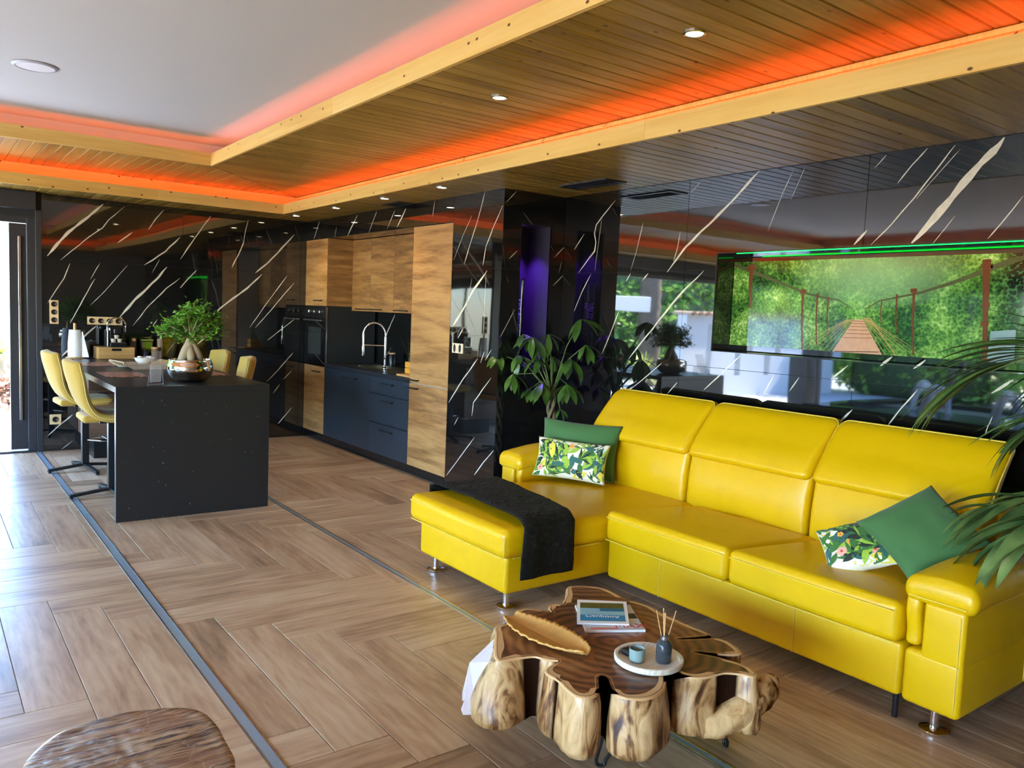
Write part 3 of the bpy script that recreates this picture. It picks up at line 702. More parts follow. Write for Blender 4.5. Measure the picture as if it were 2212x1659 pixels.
# stacked stone steps
for i in range(5):
    st = rbox('stone_step', (-8.1-.1*i, -.1, -.02+.16*i), (-7.1-.1*i, .9, .12+.16*i), .03, plain('grey_step_stone', srgb(178, 174, 176), .8, var=.15) if i == 0 else bpy.data.materials['grey_step_stone'], None, 2, 2)
    tag(st, 'rough grey stone step outside, %s of the flight' % ('lowest', 'second', 'middle', 'fourth', 'topmost')[i], 'step', 'stone steps outside')
# raised spa with water jets, left of the picture and mirrored in the wall
sp = thing('spa_pool', 'black raised spa pool with water jets, mirrored above the sofa', 'spa', (-3.4, 5.2, 0))
v, f = merge([(boxv(-4.7, -2.0, 3.6, 3.85, 0, .42), BOXF), (boxv(-4.7, -2.0, 6.6, 6.85, 0, .42), BOXF), (boxv(-4.7, -4.45, 3.85, 6.6, 0, .42), BOXF), (boxv(-2.25, -2.0, 3.85, 6.6, 0, .42), BOXF)])
mk('rim', v, f, MT['glassblack'], sp)
box('water', (-4.44, -2.26, 3.86, 6.59, .1, .36), plain('dark_water', srgb(60, 84, 96), .08), sp)
MT['foam'] = plain('water_spray', srgb(214, 226, 236), .25, spec=.6)
for (cx, cy, r, hh) in ((-2.9, 4.4, .42, .42), (-3.1, 5.4, .42, .42), (-3.9, 6.0, .36, .4)):
    rnd = random.Random(int(cx*100)); parts = []
    for k in range(26):
        dz = rnd.uniform(-.03, .03); dr = rnd.uniform(-.1, .05); yy = cy+rnd.uniform(-.05, .05)
        parts.append(tube_geo([(cx-(r+dr)*math.cos(PI*i/12), yy, .36+(hh+dz+dr*.6)*math.sin(PI*i/12)) for i in range(13)], .005, 4, False))
    v, f = merge(parts); o = mk('water_jet', v, f, MT['foam'], sp); tag(o, kind='stuff')
# ---------------------------------------------------------------- kitchen run
KH = MT['blackmetal']
def handle(name, parent, x, y0, y1, z, r=.006):
    """bar handle on a front facing -x"""
    v, f = merge([(boxv(x-.034, x-.022, y0, y1, z-.006, z+.006), BOXF), (boxv(x-.024, x, y0+.02, y0+.03, z-.005, z+.005), BOXF), (boxv(x-.024, x, y1-.03, y1-.02, z-.005, z+.005), BOXF)])
    return mk(name, v, f, KH, parent)
def front(name, parent, x, y0, y1, z0, z1, mat, th=.02):
    """cabinet front lying in the y/z plane; local x runs along the wall so that the grain lies level"""
    g = .0018
    l, h = y1-y0-2*g, z1-z0-2*g
    v, f = rbox_geo((-l/2, 0, -h/2), (l/2, th, h/2), .0015, 1, 1)
    p = Vector((0, 0, 0)); q = parent
    while q is not None: p += q.location; q = q.parent
    o = mk(name, v, f, mat, parent, loc=(x-p.x, (y0+y1)/2-p.y, (z0+z1)/2-p.z), rot=(0, 0, -PI/2))
    return o
def fhandle(door, yl, zc, L=.17):
    """handle as a sub-part of a front; local frame of the front: x along the wall, -y into the room"""
    v, f = merge([(boxv(yl-L/2, yl+L/2, -.034, -.022, zc-.006, zc+.006), BOXF), (boxv(yl-L/2+.015, yl-L/2+.025, -.024, 0, zc-.005, zc+.005), BOXF), (boxv(yl+L/2-.025, yl+L/2-.015, -.024, 0, zc-.005, zc+.005), BOXF)])
    return mk('handle', v, f, KH, door, loc=(0, 0, 0))
# tall pantry beside the pier
TY0, TY1 = PY1+.004, 6.45
t = thing('tall_cabinet', 'tall oak front larder cabinet beside the marble pier', 'cabinet', (XK+.3, (TY0+TY1)/2, 0))
box('carcass', (XK+.022, X0-.02, TY0, TY1, .1, 2.285), MT['edgepale'], t)
box('plinth', (XK+.06, X0-.02, TY0, TY1, 0, .099), MT['blackplastic'], t)
d1 = front('door', t, XK, TY0, TY1, .87, 2.287, MT['oakcab']); fhandle(d1, -(6.36-(TY0+TY1)/2), .90-(.87+2.287)/2, .2)
d2 = front('door', t, XK, TY0, TY1, .1, .866, MT['oakcab']); fhandle(d2, -(6.36-(TY0+TY1)/2), .825-(.1+.866)/2, .2)
# drawer unit
DY0, DY1, DY2 = 6.452, 7.25, 8.34
t = thing('drawer_unit', 'blue grey base cabinet with three drawers left of the larder', 'cabinet', (XK+.3, (DY0+DY1)/2, 0))
box('carcass', (XK+.022, X0-.02, DY0, DY1, .1, .868), MT['navy'], t); box('plinth', (XK+.06, X0-.02, DY0, DY1, 0, .099), MT['blackplastic'], t)
for (z0, z1, hz) in ((.70, .868, .81), (.41, .696, .64), (.1, .406, .35)):
    d = front('drawer', t, XK, DY0, DY1, z0, z1, MT['navy']); fhandle(d, 0, hz-(z0+z1)/2, .24)
t = thing('sink_cabinet', 'blue grey base cabinet with a single wide door under the sink', 'cabinet', (XK+.3, (DY1+DY2)/2, 0))
box('carcass', (XK+.022, X0-.02, DY1+.001, DY2, .1, .755), MT['navy'], t); box('plinth', (XK+.06, X0-.02, DY1+.001, DY2, 0, .099), MT['blackplastic'], t)
d = front('door', t, XK, DY1+.001, DY2, .1, .868, MT['navy']); fhandle(d, .1, .80-.484, .34)
# oven tower
OY0, OY1 = 8.345, Y0-.004
t = thing('oven_tower', 'oak tower cabinet at the corner housing the black oven', 'cabinet', (XK+.3, (OY0+OY1)/2, 0))
v, f = merge([(boxv(XK+.022, X0-.02, OY0+.018, OY1, .1, .85), BOXF), (boxv(XK+.022, X0-.02, OY0+.018, OY1, 1.535, 2.287), BOXF), (boxv(XK+.3, X0-.02, OY0+.018, OY1, .85, 1.535), BOXF)])
mk('carcass', v, f, MT['blackplastic'], t)
box('plinth', (XK+.06, X0-.02, OY0, OY1, 0, .099), MT['blackplastic'], t)
g = mk('side_panel', boxv(-.31, .288, -.009, .009, -.365, .377), BOXF, MT['oakcab'], t, loc=(XK+.32-(XK+.3), OY0+.009-(OY0+OY1)/2, 1.91))
box('side_panel', (XK, X0-.02, OY0, OY0+.018, .1, 1.544), MT['joint'], t)
d = front('door', t, XK, OY0, OY1, 1.54, 2.287, MT['oakcab']); fhandle(d, .1, 1.60-1.9135, .2)
d = front('door', t, XK, OY0+.02, OY1, .1, .862, MT['oakcab']); fhandle(d, .1, .80-.481, .2)
t = thing('oven', 'built-in black oven between the oak tower doors', 'oven', (XK+.1, (OY0+OY1)/2, .866))
box('body', (XK+.004, XK+.29, OY0+.022, OY1-.01, .868, 1.53), MT['blackplastic'], t)
box('control_panel', (XK-.004, XK+.004, OY0+.02, OY1-.005, 1.41, 1.534), MT['blackplastic'], t, .002)
for k, yy in enumerate((8.5, 8.65, 8.8)): mk('knob', *merge([lathe_geo([(.02, 0), (.018, .022), (0, .022)], (0, 0, 0), 14)]), MT['steel'], t, True, loc=(XK-.004-(XK+.1), yy-(OY0+OY1)/2, 1.475-.866), rot=(0, -PI/2, 0))
d = box('door', (XK-.006, XK+.004, OY0+.02, OY1-.005, .87, 1.406), MT['glassblack'], t, .002)
v, f = merge([(boxv(XK-.045, XK-.03, OY0+.06, OY1-.05, 1.372, 1.386), BOXF), (boxv(XK-.032, XK-.006, OY0+.09, OY0+.1, 1.373, 1.385), BOXF), (boxv(XK-.032, XK-.006, OY1-.1, OY1-.09, 1.373, 1.385), BOXF)])
mk('handle', v, f, MT['steel'], d)
box('window', (XK-.0075, XK-.0062, OY0+.12, OY1-.11, .99, 1.30), plain('oven_window', (.03, .035, .035), .05), d)
# steel trim beside the oven tower
tr = box('trim_3', (XK-.001, XK+.012, OY0-.006, OY0-.0005, .1, 1.53), MT['steel']); tag(tr, kind='structure')
# wall cupboards
UXF = 3.95
cols = [6.455, 6.98, 7.36, 7.89, 8.34]
names = ['oak wall cupboard next to the tall larder, mostly hidden behind it', 'narrow oak wall cupboard right of the tap, with short handle', 'middle oak wall cupboard above the sink', 'oak wall cupboard against the oven tower side']
for i in range(4):
    y0, y1 = cols[i]+.001, cols[i+1]-.001
    t = thing('wall_cupboard', names[i], 'cupboard', (UXF+.15, (y0+y1)/2, 1.5), group='oak wall cupboards over the sink')
    box('carcass', (UXF+.022, X0-.003, y0, y1, 1.505, 2.288), MT['oakcab'], t)
    d = front('door', t, UXF, y0, y1, 1.50, 2.288, MT['oakcab'])
    L = min(.3, (y1-y0)*.72)
    fhandle(d, (0, 0, -.12, .08)[i], 1.525-1.894, L)
# worktop with sink cut out
wt = thing('worktop', 'dark slate kitchen worktop with an inset steel sink', 'worktop', (XK+.3, 7.4, .87))
SKX0, SKX1, SKY0, SKY1 = XK+.13, XK+.53, 7.0, 7.98
v, f = merge([(boxv(a0, a1, b0, b1, .87, .908), BOXF) for (a0, a1, b0, b1) in rects_minus((XK-.012, X0-.003, DY0+.003, DY2-.002), (SKX0, SKX1, SKY0, SKY1))])
mk('slab', v, f, MT['slate'], wt)
MT['sink'] = plain('warm_steel', (.62, .55, .4), .22, 1)
sk = thing('sink', 'bronze toned steel sink with drainer set into the worktop', 'sink', (XK+.33, 7.5, .908))
bw = (SKX0+.03, SKX1-.03, 7.52, 7.94)
v, f = merge([(boxv(a0, a1, b0, b1, .909, .913), BOXF) for (a0, a1, b0, b1) in rects_minus((SKX0-.015, SKX1+.015, SKY0-.015, SKY1+.015), bw)])
mk('rim', v, f, MT['sink'], sk)
v, f = merge([(boxv(bw[0], bw[1], bw[2], bw[3], .77, .775), BOXF), (boxv(bw[0]-.004, bw[0], bw[2], bw[3], .77, .909), BOXF), (boxv(bw[1], bw[1]+.004, bw[2], bw[3], .77, .909), BOXF), (boxv(bw[0], bw[1], bw[2]-.004, bw[2], .77, .909), BOXF), (boxv(bw[0], bw[1], bw[3], bw[3]+.004, .77, .909), BOXF)])
mk('bowl', v, f, MT['sink'], sk)
for k in range(9): box('drainer_rib', (SKX0+.05, SKX1-.05, 7.06+k*.045, 7.072+k*.045, .913, .916), MT['sink'], sk)
# tall spring tap
tx, ty = 4.03, 7.66
t = thing('kitchen_tap', 'tall arched chrome spring tap standing behind the sink', 'tap', (tx, ty, .913))
lathe('base', [(.028, .913), (.028, .93), (.016, .94), (0, .94)], (tx, ty, 0), MT['chrome'], t, 16)
tube('column', [(tx, ty, .93), (tx, ty, 1.24)], .014, MT['chrome'], t, 10)
arc = [(tx, ty, 1.24)]+[(tx-.10+.10*math.cos(PI*i/12), ty+.06-.06*math.cos(PI*i/12), 1.26+.125*math.sin(PI*i/12)) for i in range(13)]+[(tx-.20, ty+.12, 1.16), (tx-.20, ty+.12, 1.10)]
tube('spring_hose', arc, [.011+.002*(i % 2) for i in range(len(arc))], MT['chrome'], t, 10)
tube('spray_head', [(tx-.20, ty+.12, 1.13), (tx-.20, ty+.12, 1.05), (tx-.20, ty+.12, 1.03)], [.014, .018, .016], MT['chrome'], t, 12)
tube('support_arm', [(tx, ty, 1.145), (tx-.20, ty+.12, 1.145)], .007, MT['chrome'], t, 8)
tube('lever', [(tx, ty, 1.0), (tx-.04, ty-.05, 1.03)], [.009, .005], MT['chrome'], t, 8)
t = thing('soap_dispenser', 'black soap dispenser with pale collar behind the sink', 'dispenser', (4.18, 7.78, .909))
lathe('bottle', [(.036, .909), (.036, 1.03), (.03, 1.045), (0, 1.045)], (4.18, 7.78, 0), MT['blackplastic'], t, 16)
lathe('collar', [(.037, 1.046), (.037, 1.062), (.0, 1.062)], (4.18, 7.78, 0), MT['bamboo'], t, 16)
tube('pump', [(4.18, 7.78, 1.062), (4.18, 7.78, 1.09), (4.13, 7.78, 1.092)], .006, MT['blackplastic'], t, 8)
# grass in wooden pot on board
t = thing('serving_board', 'pale wooden board under the small grass pot by the larder', 'board', (3.8, 6.6, .909))
box('board', (3.67, 3.98, 6.46, 6.74, .909, .926), MT['bamboo'], t, .003)
t = thing('grass_pot', 'small orange wooden pot with thin grass next to the larder', 'potted plant', (3.83, 6.68, .927))
MT['orangewood'] = wood('orange_wood', [(.2, srgb(196, 130, 36)), (.8, srgb(228, 166, 60))], rough=.4, stretch=(3, 20, 20))
for k in range(2): box('pot_ring', (3.76, 3.9, 6.6, 6.74, .928+k*.058, .983+k*.058), MT['orangewood'], t, .006)
rnd = random.Random(3); V = []; F = []
for i in range(46):
    p = Vector((3.83+rnd.uniform(-.05, .05), 6.67+rnd.uniform(-.05, .05), 1.035)); az = rnd.uniform(0, 6.28); ln = rnd.uniform(.12, .26); d = Vector((math.cos(az)*.25, math.sin(az)*.25, 1)).normalized(); s = Vector((-math.sin(az), math.cos(az), 0))*.0028; a = len(V)
    for k in range(4):
        tt = k/3; q = p+d*ln*tt+Vector((math.cos(az), math.sin(az), 0))*.05*tt*tt; V += [q+s*(1-tt*.9), q-s*(1-tt*.9)]
        if k: F.append((a+2*k-2, a+2*k-1, a+2*k+1, a+2*k))
MT['grass'] = leafmat('grass_blade', srgb(52, 84, 34), srgb(96, 128, 56))
o = mk('grass_blades', V, F, MT['grass'], t); tag(o, kind='stuff')

# ---------------------------------------------------------------- sockets
MT['socketwood'] = wood('socket_plate_wood', [(.2, srgb(206, 172, 120)), (.8, srgb(226, 196, 148))], rough=.5, stretch=(3, 20, 20), rnd=.1)
MT['socketwhite'] = plain('cream_socket_plate', srgb(226, 212, 186), .4)
def socket(name, lab, face, centre, cells, step, horizontal, plate_mat, well=.022, oval=False):
    t = thing(name, lab, 'socket', centre)
    cx, cy, cz = centre
    n = cells; L = step*n
    hw, hh = (L/2, step/2) if horizontal else (step/2, L/2)
    if face == 'y': b = (cx-hw, cx+hw, cy-.012, cy-.0015, cz-hh, cz+hh)
    else: b = (cx-.012, cx-.0015, cy-hw, cy+hw, cz-hh, cz+hh)
    box('plate', b, plate_mat, t, .002)
    for i in range(n):
        o_ = (i-(n-1)/2)*step
        q = (cx+(o_ if face == 'y' and horizontal else 0)-(0 if face == 'y' else .0122), cy+(o_ if face == 'x' and horizontal else 0)-(.0122 if face == 'y' else 0), cz+(0 if horizontal else o_))
        rot = (PI/2, 0, 0) if face == 'y' else (0, -PI/2, 0)
        v, f = lathe_geo([(well, 0), (well, .004), (well*.86, .004), (well*.86, .001), (0, .001)], (0, 0, 0), 18)
        if oval:
            v = [(x_*1.25, y_*.6, z_) for (x_, y_, z_) in v]
        mk('outlet', v, f, MT['outletdark'], t, True, loc=(q[0]-cx, q[1]-cy, q[2]-cz), rot=rot)
MT['outletdark'] = plain('dark_outlet', srgb(46, 34, 28), .35)
socket('wall_socket', 'vertical wooden plate with three round sockets by the door', 'y', (1.085, Y0, 1.372), 3, .077, False, MT['socketwood'], .026)
socket('wall_socket', 'horizontal wooden plate with four round sockets behind the coffee machine', 'y', (1.535, Y0, 1.298), 4, .08, True, MT['socketwood'], .026)
socket('wall_socket', 'single low wooden wall socket near the door frame', 'y', (1.09, Y0, .314), 1, .1, True, MT['socketwood'], .028)
socket('wall_switch', 'cream double plate with two oval openings on the marble pier', 'x', (XK, 5.635, 1.232), 2, .082, True, MT['socketwhite'], .027, True)
# ---------------------------------------------------------------- yellow leather corner sofa
LE = MT['leather']; PI_ = MT['piping']
sofa = thing('corner_sofa', 'large yellow leather corner sofa with chaise and chrome feet', 'sofa', (3.3, 2.7, 0))
def bulge(lo, hi, amt, ax=2, side=1):
    """crown on one face"""
    def f(x, y, z):
        p = [x, y, z]; k = 1
        for i in range(3):
            if i == ax: continue
            u = (p[i]-(lo[i]+hi[i])/2)/((hi[i]-lo[i])/2); k *= max(0, 1-u*u)
        w = (p[ax]-lo[ax])/(hi[ax]-lo[ax]); w = w if side > 0 else 1-w
        p[ax] += amt*k*w*side
        return p
    return f
# bases
rbox('base', (3.062, 1.475, .10), (4.08, 3.13, .318), .02, LE, sofa, 2, 4)
rbox('chaise_base', (2.385, 3.165, .10), (3.9, 4.03, .305), .022, LE, sofa, 2, 4)
# seat cushions sloping back
def seat_def(lo, hi, amt, slope=.062, wr=0, seed=0):
    b = bulge(lo, hi, amt)
    def f(x, y, z):
        x, y, z = b(x, y, z)
        w = max(0, min(1, (z-lo[2])/(hi[2]-lo[2]))); u = (x-lo[0])/(hi[0]-lo[0])
        z -= slope*w*u
        fx = max(0, 1-abs((x-lo[0])/.06)) if x < lo[0]+.06 else 0
        x -= .012*fx*math.sin(PI*max(0, min(1, (y-lo[1])/(hi[1]-lo[1]))))
        if wr:
            z += wr*w*max(0, u-.05)*math.sin(x*34+y*16+3*noise.noise(Vector((x*4, y*4, seed))))*max(0, math.sin(PI*(y-lo[1])/(hi[1]-lo[1])))
        return (x, y, z)
    return f
SEATS = []
for (y0, y1, wr) in ((2.303, 3.122, .0045), (1.478, 2.297, .0018)):
    lo, hi = (3.022, y0, .316), (3.80, y1, .485)
    SEATS.append(rbox('seat_cushion', lo, hi, .036, LE, sofa, 4, 16, seat_def(lo, hi, .022, .058, wr, y0)))
lo, hi = (2.338, 3.128, .296), (3.80, 4.095, .452)
rbox('chaise_cushion', lo, hi, .045, LE, sofa, 4, 12, seat_def(lo, hi, .018, .02, 0, 1))
# seams: thin welts on fronts
def welt(parent, pts, r=.0026, n=6, name='welt'): return tube(name, pts, r, PI_, parent, n)
for (y0, y1) in ((2.303, 3.122), (1.478, 2.297)):
    welt(sofa, [(3.0135-.008*math.sin(PI*k/10), y0+.02+(y1-y0-.04)*k/10, .45) for k in range(11)])
    welt(sofa, [(3.024-.006*math.sin(PI*k/10), y0+.012+(y1-y0-.024)*k/10, .322) for k in range(11)], .0034)
for yy in (2.74, 1.95): welt(sofa, [(3.0605, yy, .105), (3.0605, yy, .314)], .0022)
welt(sofa, [(2.336-.006*math.sin(PI*k/8), 3.15+.92*k/8, .415) for k in range(9)])
welt(sofa, [(2.345+.0*k, 3.15+.92*k/8, .302) for k in range(9)], .003)
welt(sofa, [(2.40+.6*k/8, 3.127, .302) for k in range(9)], .003)
welt(sofa, [(2.345, 3.134, .31), (2.343, 3.13, .41)], .0024)
# backs: lumbar pad + adjustable headrest
def back(y0, y1, wr, idx):
    lo, hi = (0, y0+.004, 0), (.17, y1-.004, .36)
    def fl(x, y, z):
        s = z/.36; u = (y-y0)/(y1-y0)
        k = max(0, math.sin(PI*max(0, min(1, u))))
        X = 3.772+.035*s - .035*math.sin(PI*min(1, s*1.0))*(k**.35)
        if wr and x < .08: X += wr*math.sin(u*52+3*noise.noise(Vector((u*5, s*2, 0))))*math.exp(-((u-.5)/.27)**2)*math.sin(PI*s)
        return (X+x, y, .395+z)
    v, f = rbox_geo(lo, hi, .03, 4, 18, fl); mk('lumbar_cushion', v, f, LE, sofa, smooth=True)
    H = .335; T = .15
    lo, hi = (0, y0, 0), (T, y1, H)
    def fh(x, y, z):
        s = max(0, z/H); xt = x/T; u = (y-y0)/(y1-y0)
        k = max(0, math.sin(PI*max(0, min(1, u))))**.4
        th = .165-.075*s
        X = 3.755+.02*s+.235*s**1.35 - .02*k*math.sin(PI*min(1, s*1.6+.1))*(1-xt)
        yy = y + (.5-u)*.05*s**2*0
        return (X+xt*th, yy, .715+.32*s-.012*(1-k)*0)
    v, f = rbox_geo(lo, hi, .045, 5, 12, fh); h = mk('headrest', v, f, LE, sofa, smooth=True)
    # piping round the rim
    P = []; R = .05; xm = .055
    def add(yc, zc, a0, a1):
        for k in range(7):
            a = a0+(a1-a0)*k/6; P.append((yc+R*math.cos(a), zc+R*math.sin(a)))
    e = .002
    add(y1-R+e, R-e, -PI/2, 0); add(y1-R+e, H-R+e, 0, PI/2); add(y0+R-e, H-R+e, PI/2, PI); add(y0+R-e, R-e, PI, 1.5*PI)
    pts = []
    for i in range(len(P)):
        a, b = P[i], P[(i+1) % len(P)]
        n = max(1, int(math.hypot(b[0]-a[0], b[1]-a[1])/.05))
        for k in range(n): pts.append(Vector(fh(xm, a[0]+(b[0]-a[0])*k/n, a[1]+(b[1]-a[1])*k/n)))
    v, f = tube_geo(pts, .0048, 6, False, True); mk('piping', v, f, PI_, h, smooth=True)
back(3.222, 4.105, 0, 0); back(2.378, 3.214, .0042, 1); back(1.512, 2.370, 0, 2)
rbox('back_frame', (3.93, 1.50, .10), (4.12, 4.11, .76), .03, LE, sofa, 2, 3)
# arms
def arm(yi, yo, xf, name='arm'):
    """yi: inner face, yo: outer face"""
    s = 1 if yo > yi else -1
    lo_y, hi_y = min(yi, yo), max(yi, yo)
    rbox(name, (xf, lo_y, .10), (4.06, hi_y, .315), .022, LE, sofa, 2, 3)
    ym = yi+s*.062
    a, b = min(ym, yo), max(ym, yo)
    rbox(name+'_panel', (xf, a, .29), (4.06, b, .515), .018, LE, sofa, 2, 3)
    # inner flap
    a, b = min(yi-s*.012, yi+s*.047), max(yi-s*.012, yi+s*.047)
    rbox('arm_flap', (xf+.012, a, .322), (3.9, b, .56), .022, LE, sofa, 3, 5, lambda x, y, z: (x-.01*math.sin(z*30), y, z))
    # padded cap
    c0, c1 = min(yi-s*.02, yo+s*.035), max(yi-s*.02, yo+s*.035)
    def cap(x, y, z):
        u = (y-c0)/(c1-c0); u = u if s < 0 else 1-u          # u=1 inner side
        t = (x-xf)/(4.0-xf)
        w = (z-.51)/.075
        z2 = z + (.055*math.sin(PI*min(1, max(0, t*1.15+.12)))+.03*t)*w*(math.sin(PI*min(1, u*.8+.14)))
        z2 -= .02*(1-u)*(1-w)*0
        x2 = x - .028*w*max(0, 1-t*6)*0 + .035*(1-u)*max(0, 1-t*5)*0
        if t < .12: z2 -= .012*(1-t/.12)*(1-w)
        return (x2, y, z2)
    rbox('arm_pad', (xf-.012, c0, .512), (4.0, c1, .59), .036, LE, sofa, 4, 14, cap)
    welt(sofa, [(xf-.0135, c0+.03+(c1-c0-.06)*k/6, .528) for k in range(7)], .003)
    welt(sofa, [(xf-.002, yo-s*.018, .125), (xf-.002, yo-s*.018, .49)], .0018)
arm(1.462, 1.245, 3.048); arm(4.108, 4.305, 3.17)
tube('welt', [(3.62, 1.2435, .12), (3.62, 1.2435, .51)], .0022, PI_, sofa, 6)
# chrome feet
def foot(x, y):
    v, f = merge([lathe_geo([(.05, 0), (.052, .003), (.052, .012), (.048, .015), (.017, .017), (.017, .101)], (x, y, 0), 24)])
    return autosmooth(mk('foot', v, f, MT['chrome'], sofa), 35)
for p in ((2.452, 3.945), (2.455, 3.245), (3.115, 1.355), (3.97, 1.4), (3.97, 4.2), (3.25, 4.2)): foot(*p)
tube('support_leg', [(3.10, 1.50, 0), (3.10, 1.50, .1)], .012, MT['blackplastic'], sofa, 8)

# ---------------------------------------------------------------- throw
th = thing('throw_blanket', 'black plush throw draped across the chaise end', 'blanket', (2.65, 3.6, .47))
V = []; F = []; NU, NV = 22, 60
def bl(u, v):
    """u across 0..1, v along 0..1 from the far side to the hanging hem"""
    L1, L2, L3 = .05, .985, .265                      # hang far, over top, hang near
    s = v*(L1+L2+L3); r = .035
    xw0, xw1 = 2.50+(2.432-2.50)*v, 2.965+(2.775-2.965)*min(1, v*1.25)
    x = xw0+(xw1-xw0)*u + .012*noise.noise(Vector((u*2, v*6, 1)))
    yf, yn = 4.112, 3.112
    ztop = .487+.014*math.sin(PI*v)
    if s < L1: y, z = yf+.004, ztop-(L1-s)-.01
    elif s < L1+L2:
        q = (s-L1)/L2; y = yf+(yn-yf)*q; z = ztop
        e = min(q, 1-q)
        if e < .07: z -= .03*(1-e/.07)**2
    else: y = yn-.004-.006*math.sin(u*9); z = ztop-.03-(s-L1-L2)
    nz = .006*noise.noise(Vector((u*6, v*14, 4)))+.003*noise.noise(Vector((u*20, v*44, 8)))
    if s > L1+L2: y -= abs(nz)*1.3+.002
    else: z += abs(nz)+.002
    return Vector((x, y, z))
for j in range(NV+1):
    for i in range(NU+1): V.append(bl(i/NU, j/NV))
for j in range(NV):
    for i in range(NU): a = j*(NU+1)+i; F.append((a, a+1, a+NU+2, a+NU+1))
m, nt, b = newmat('black_plush'); N = nt.nodes; L = nt.links
tc = N.new('ShaderNodeTexCoord'); n1 = N.new('ShaderNodeTexNoise'); n1.inputs['Scale'].default_value = 22; n1.inputs['Detail'].default_value = 5; n1.inputs['Distortion'].default_value = 1.5; L.new(tc.outputs['Object'], n1.inputs['Vector'])
L.new(ramp(nt, n1.outputs['Fac'], [(.35, (.003, .003, .003, 1)), (.55, (.008, .0075, .007, 1)), (.7, (.03, .028, .026, 1))]), b.inputs['Base Color'])
wv = N.new('ShaderNodeTexWave'); wv.inputs['Scale'].default_value = 60; wv.bands_direction = 'Z'; wv.inputs['Distortion'].default_value = 2; L.new(tc.outputs['Object'], wv.inputs['Vector'])
hsum = math_(nt, 'ADD', n1.outputs['Fac'], math_(nt, 'MULTIPLY', wv.outputs['Fac'], .3))
bp = N.new('ShaderNodeBump'); bp.inputs['Strength'].default_value = 1.0; bp.inputs['Distance'].default_value = .02; L.new(hsum, bp.inputs['Height']); L.new(bp.outputs[0], b.inputs['Normal'])
b.inputs['Roughness'].default_value = .7; b.inputs['Sheen Weight'].default_value = .02; b.inputs['Specular IOR Level'].default_value = .2
MT['plush'] = m
o = mk('cloth', V, F, m, th, smooth=True); md = o.modifiers.new('thickness', 'SOLIDIFY'); md.thickness = .009; md.offset = -1

# ---------------------------------------------------------------- cushions
def fabric(name, col, var=.12):
    m, nt, b = newmat(name); N = nt.nodes; L = nt.links
    tc = N.new('ShaderNodeTexCoord'); n1 = N.new('ShaderNodeTexNoise'); n1.inputs['Scale'].default_value = 260; L.new(tc.outputs['Object'], n1.inputs['Vector'])
    L.new(mixc(nt, n1.outputs['Fac'], tuple(x*(1-var) for x in col[:3])+(1,), tuple(min(1, x*(1+var)) for x in col[:3])+(1,)), b.inputs['Base Color'])
    bp = N.new('ShaderNodeBump'); bp.inputs['Strength'].default_value = .15; bp.inputs['Distance'].default_value = .002; L.new(n1.outputs['Fac'], bp.inputs['Height']); L.new(bp.outputs[0], b.inputs['Normal'])
    b.inputs['Roughness'].default_value = .8; b.inputs['Sheen Weight'].default_value = .15
    return m
MT['green'] = fabric('green_cotton', srgb(62, 106, 54)); MT['cream'] = fabric('cream_cotton', srgb(240, 232, 206))
def pillow_pt(u, v, w, h, t, side, seed, dent):
    e = lambda q: max(0, 1-abs(q)**2.6)
    k = (e(u)*e(v))**.55
    pin = 1-.075*(1-abs(v)**2)*(abs(u)**3)        # sides pulled in between the corners
    pin2 = 1-.075*(1-abs(u)**2)*(abs(v)**3)
    x, y = u*w/2*pin, v*h/2*pin2
    z = side*t/2*k
    z += side*k*.012*noise.noise(Vector((u*2.2, v*2.2, seed)))
    z += k*(.006*math.sin(u*11+v*5+seed)*max(0, abs(u)-.45)*2)*side
    if dent: z -= side*dent*math.exp(-((u+.1)**2+(v-.75)**2)*5)*k
    return Vector((x, y, z))
def make_pillow(name, lab, w, h, t, mat, M4, seed=1, dent=0, group=None):
    """M4: 4x4 placing the cushion; the Empty sits at its centre and takes no rotation"""
    th_ = thing(name, lab, 'cushion', M4.translation, group=group)
    n = 22; V = []; F = []
    R = M4.to_3x3()
    g = [(-1+2*i/n) for i in range(n+1)]
    g = [math.copysign(abs(q)**.8, q) for q in g]
    for side in (1, -1):
        for j in range(n+1):
            for i in range(n+1): V.append(R @ pillow_pt(g[i], g[j], w, h, t, side, seed, dent))
    o_ = (n+1)*(n+1)
    for s in range(2):
        for j in range(n):
            for i in range(n):
                a = s*o_+j*(n+1)+i; q = (a, a+1, a+n+2, a+n+1); F.append(q if s == 0 else q[::-1])
    o = mk('cover', V, F, mat, th_, smooth=True, loc=(0, 0, 0))
    bm = bmesh.new(); bm.from_mesh(o.data); bmesh.ops.remove_doubles(bm, verts=bm.verts, dist=1e-5); bm.to_mesh(o.data); bm.free()
    return th_, o, R
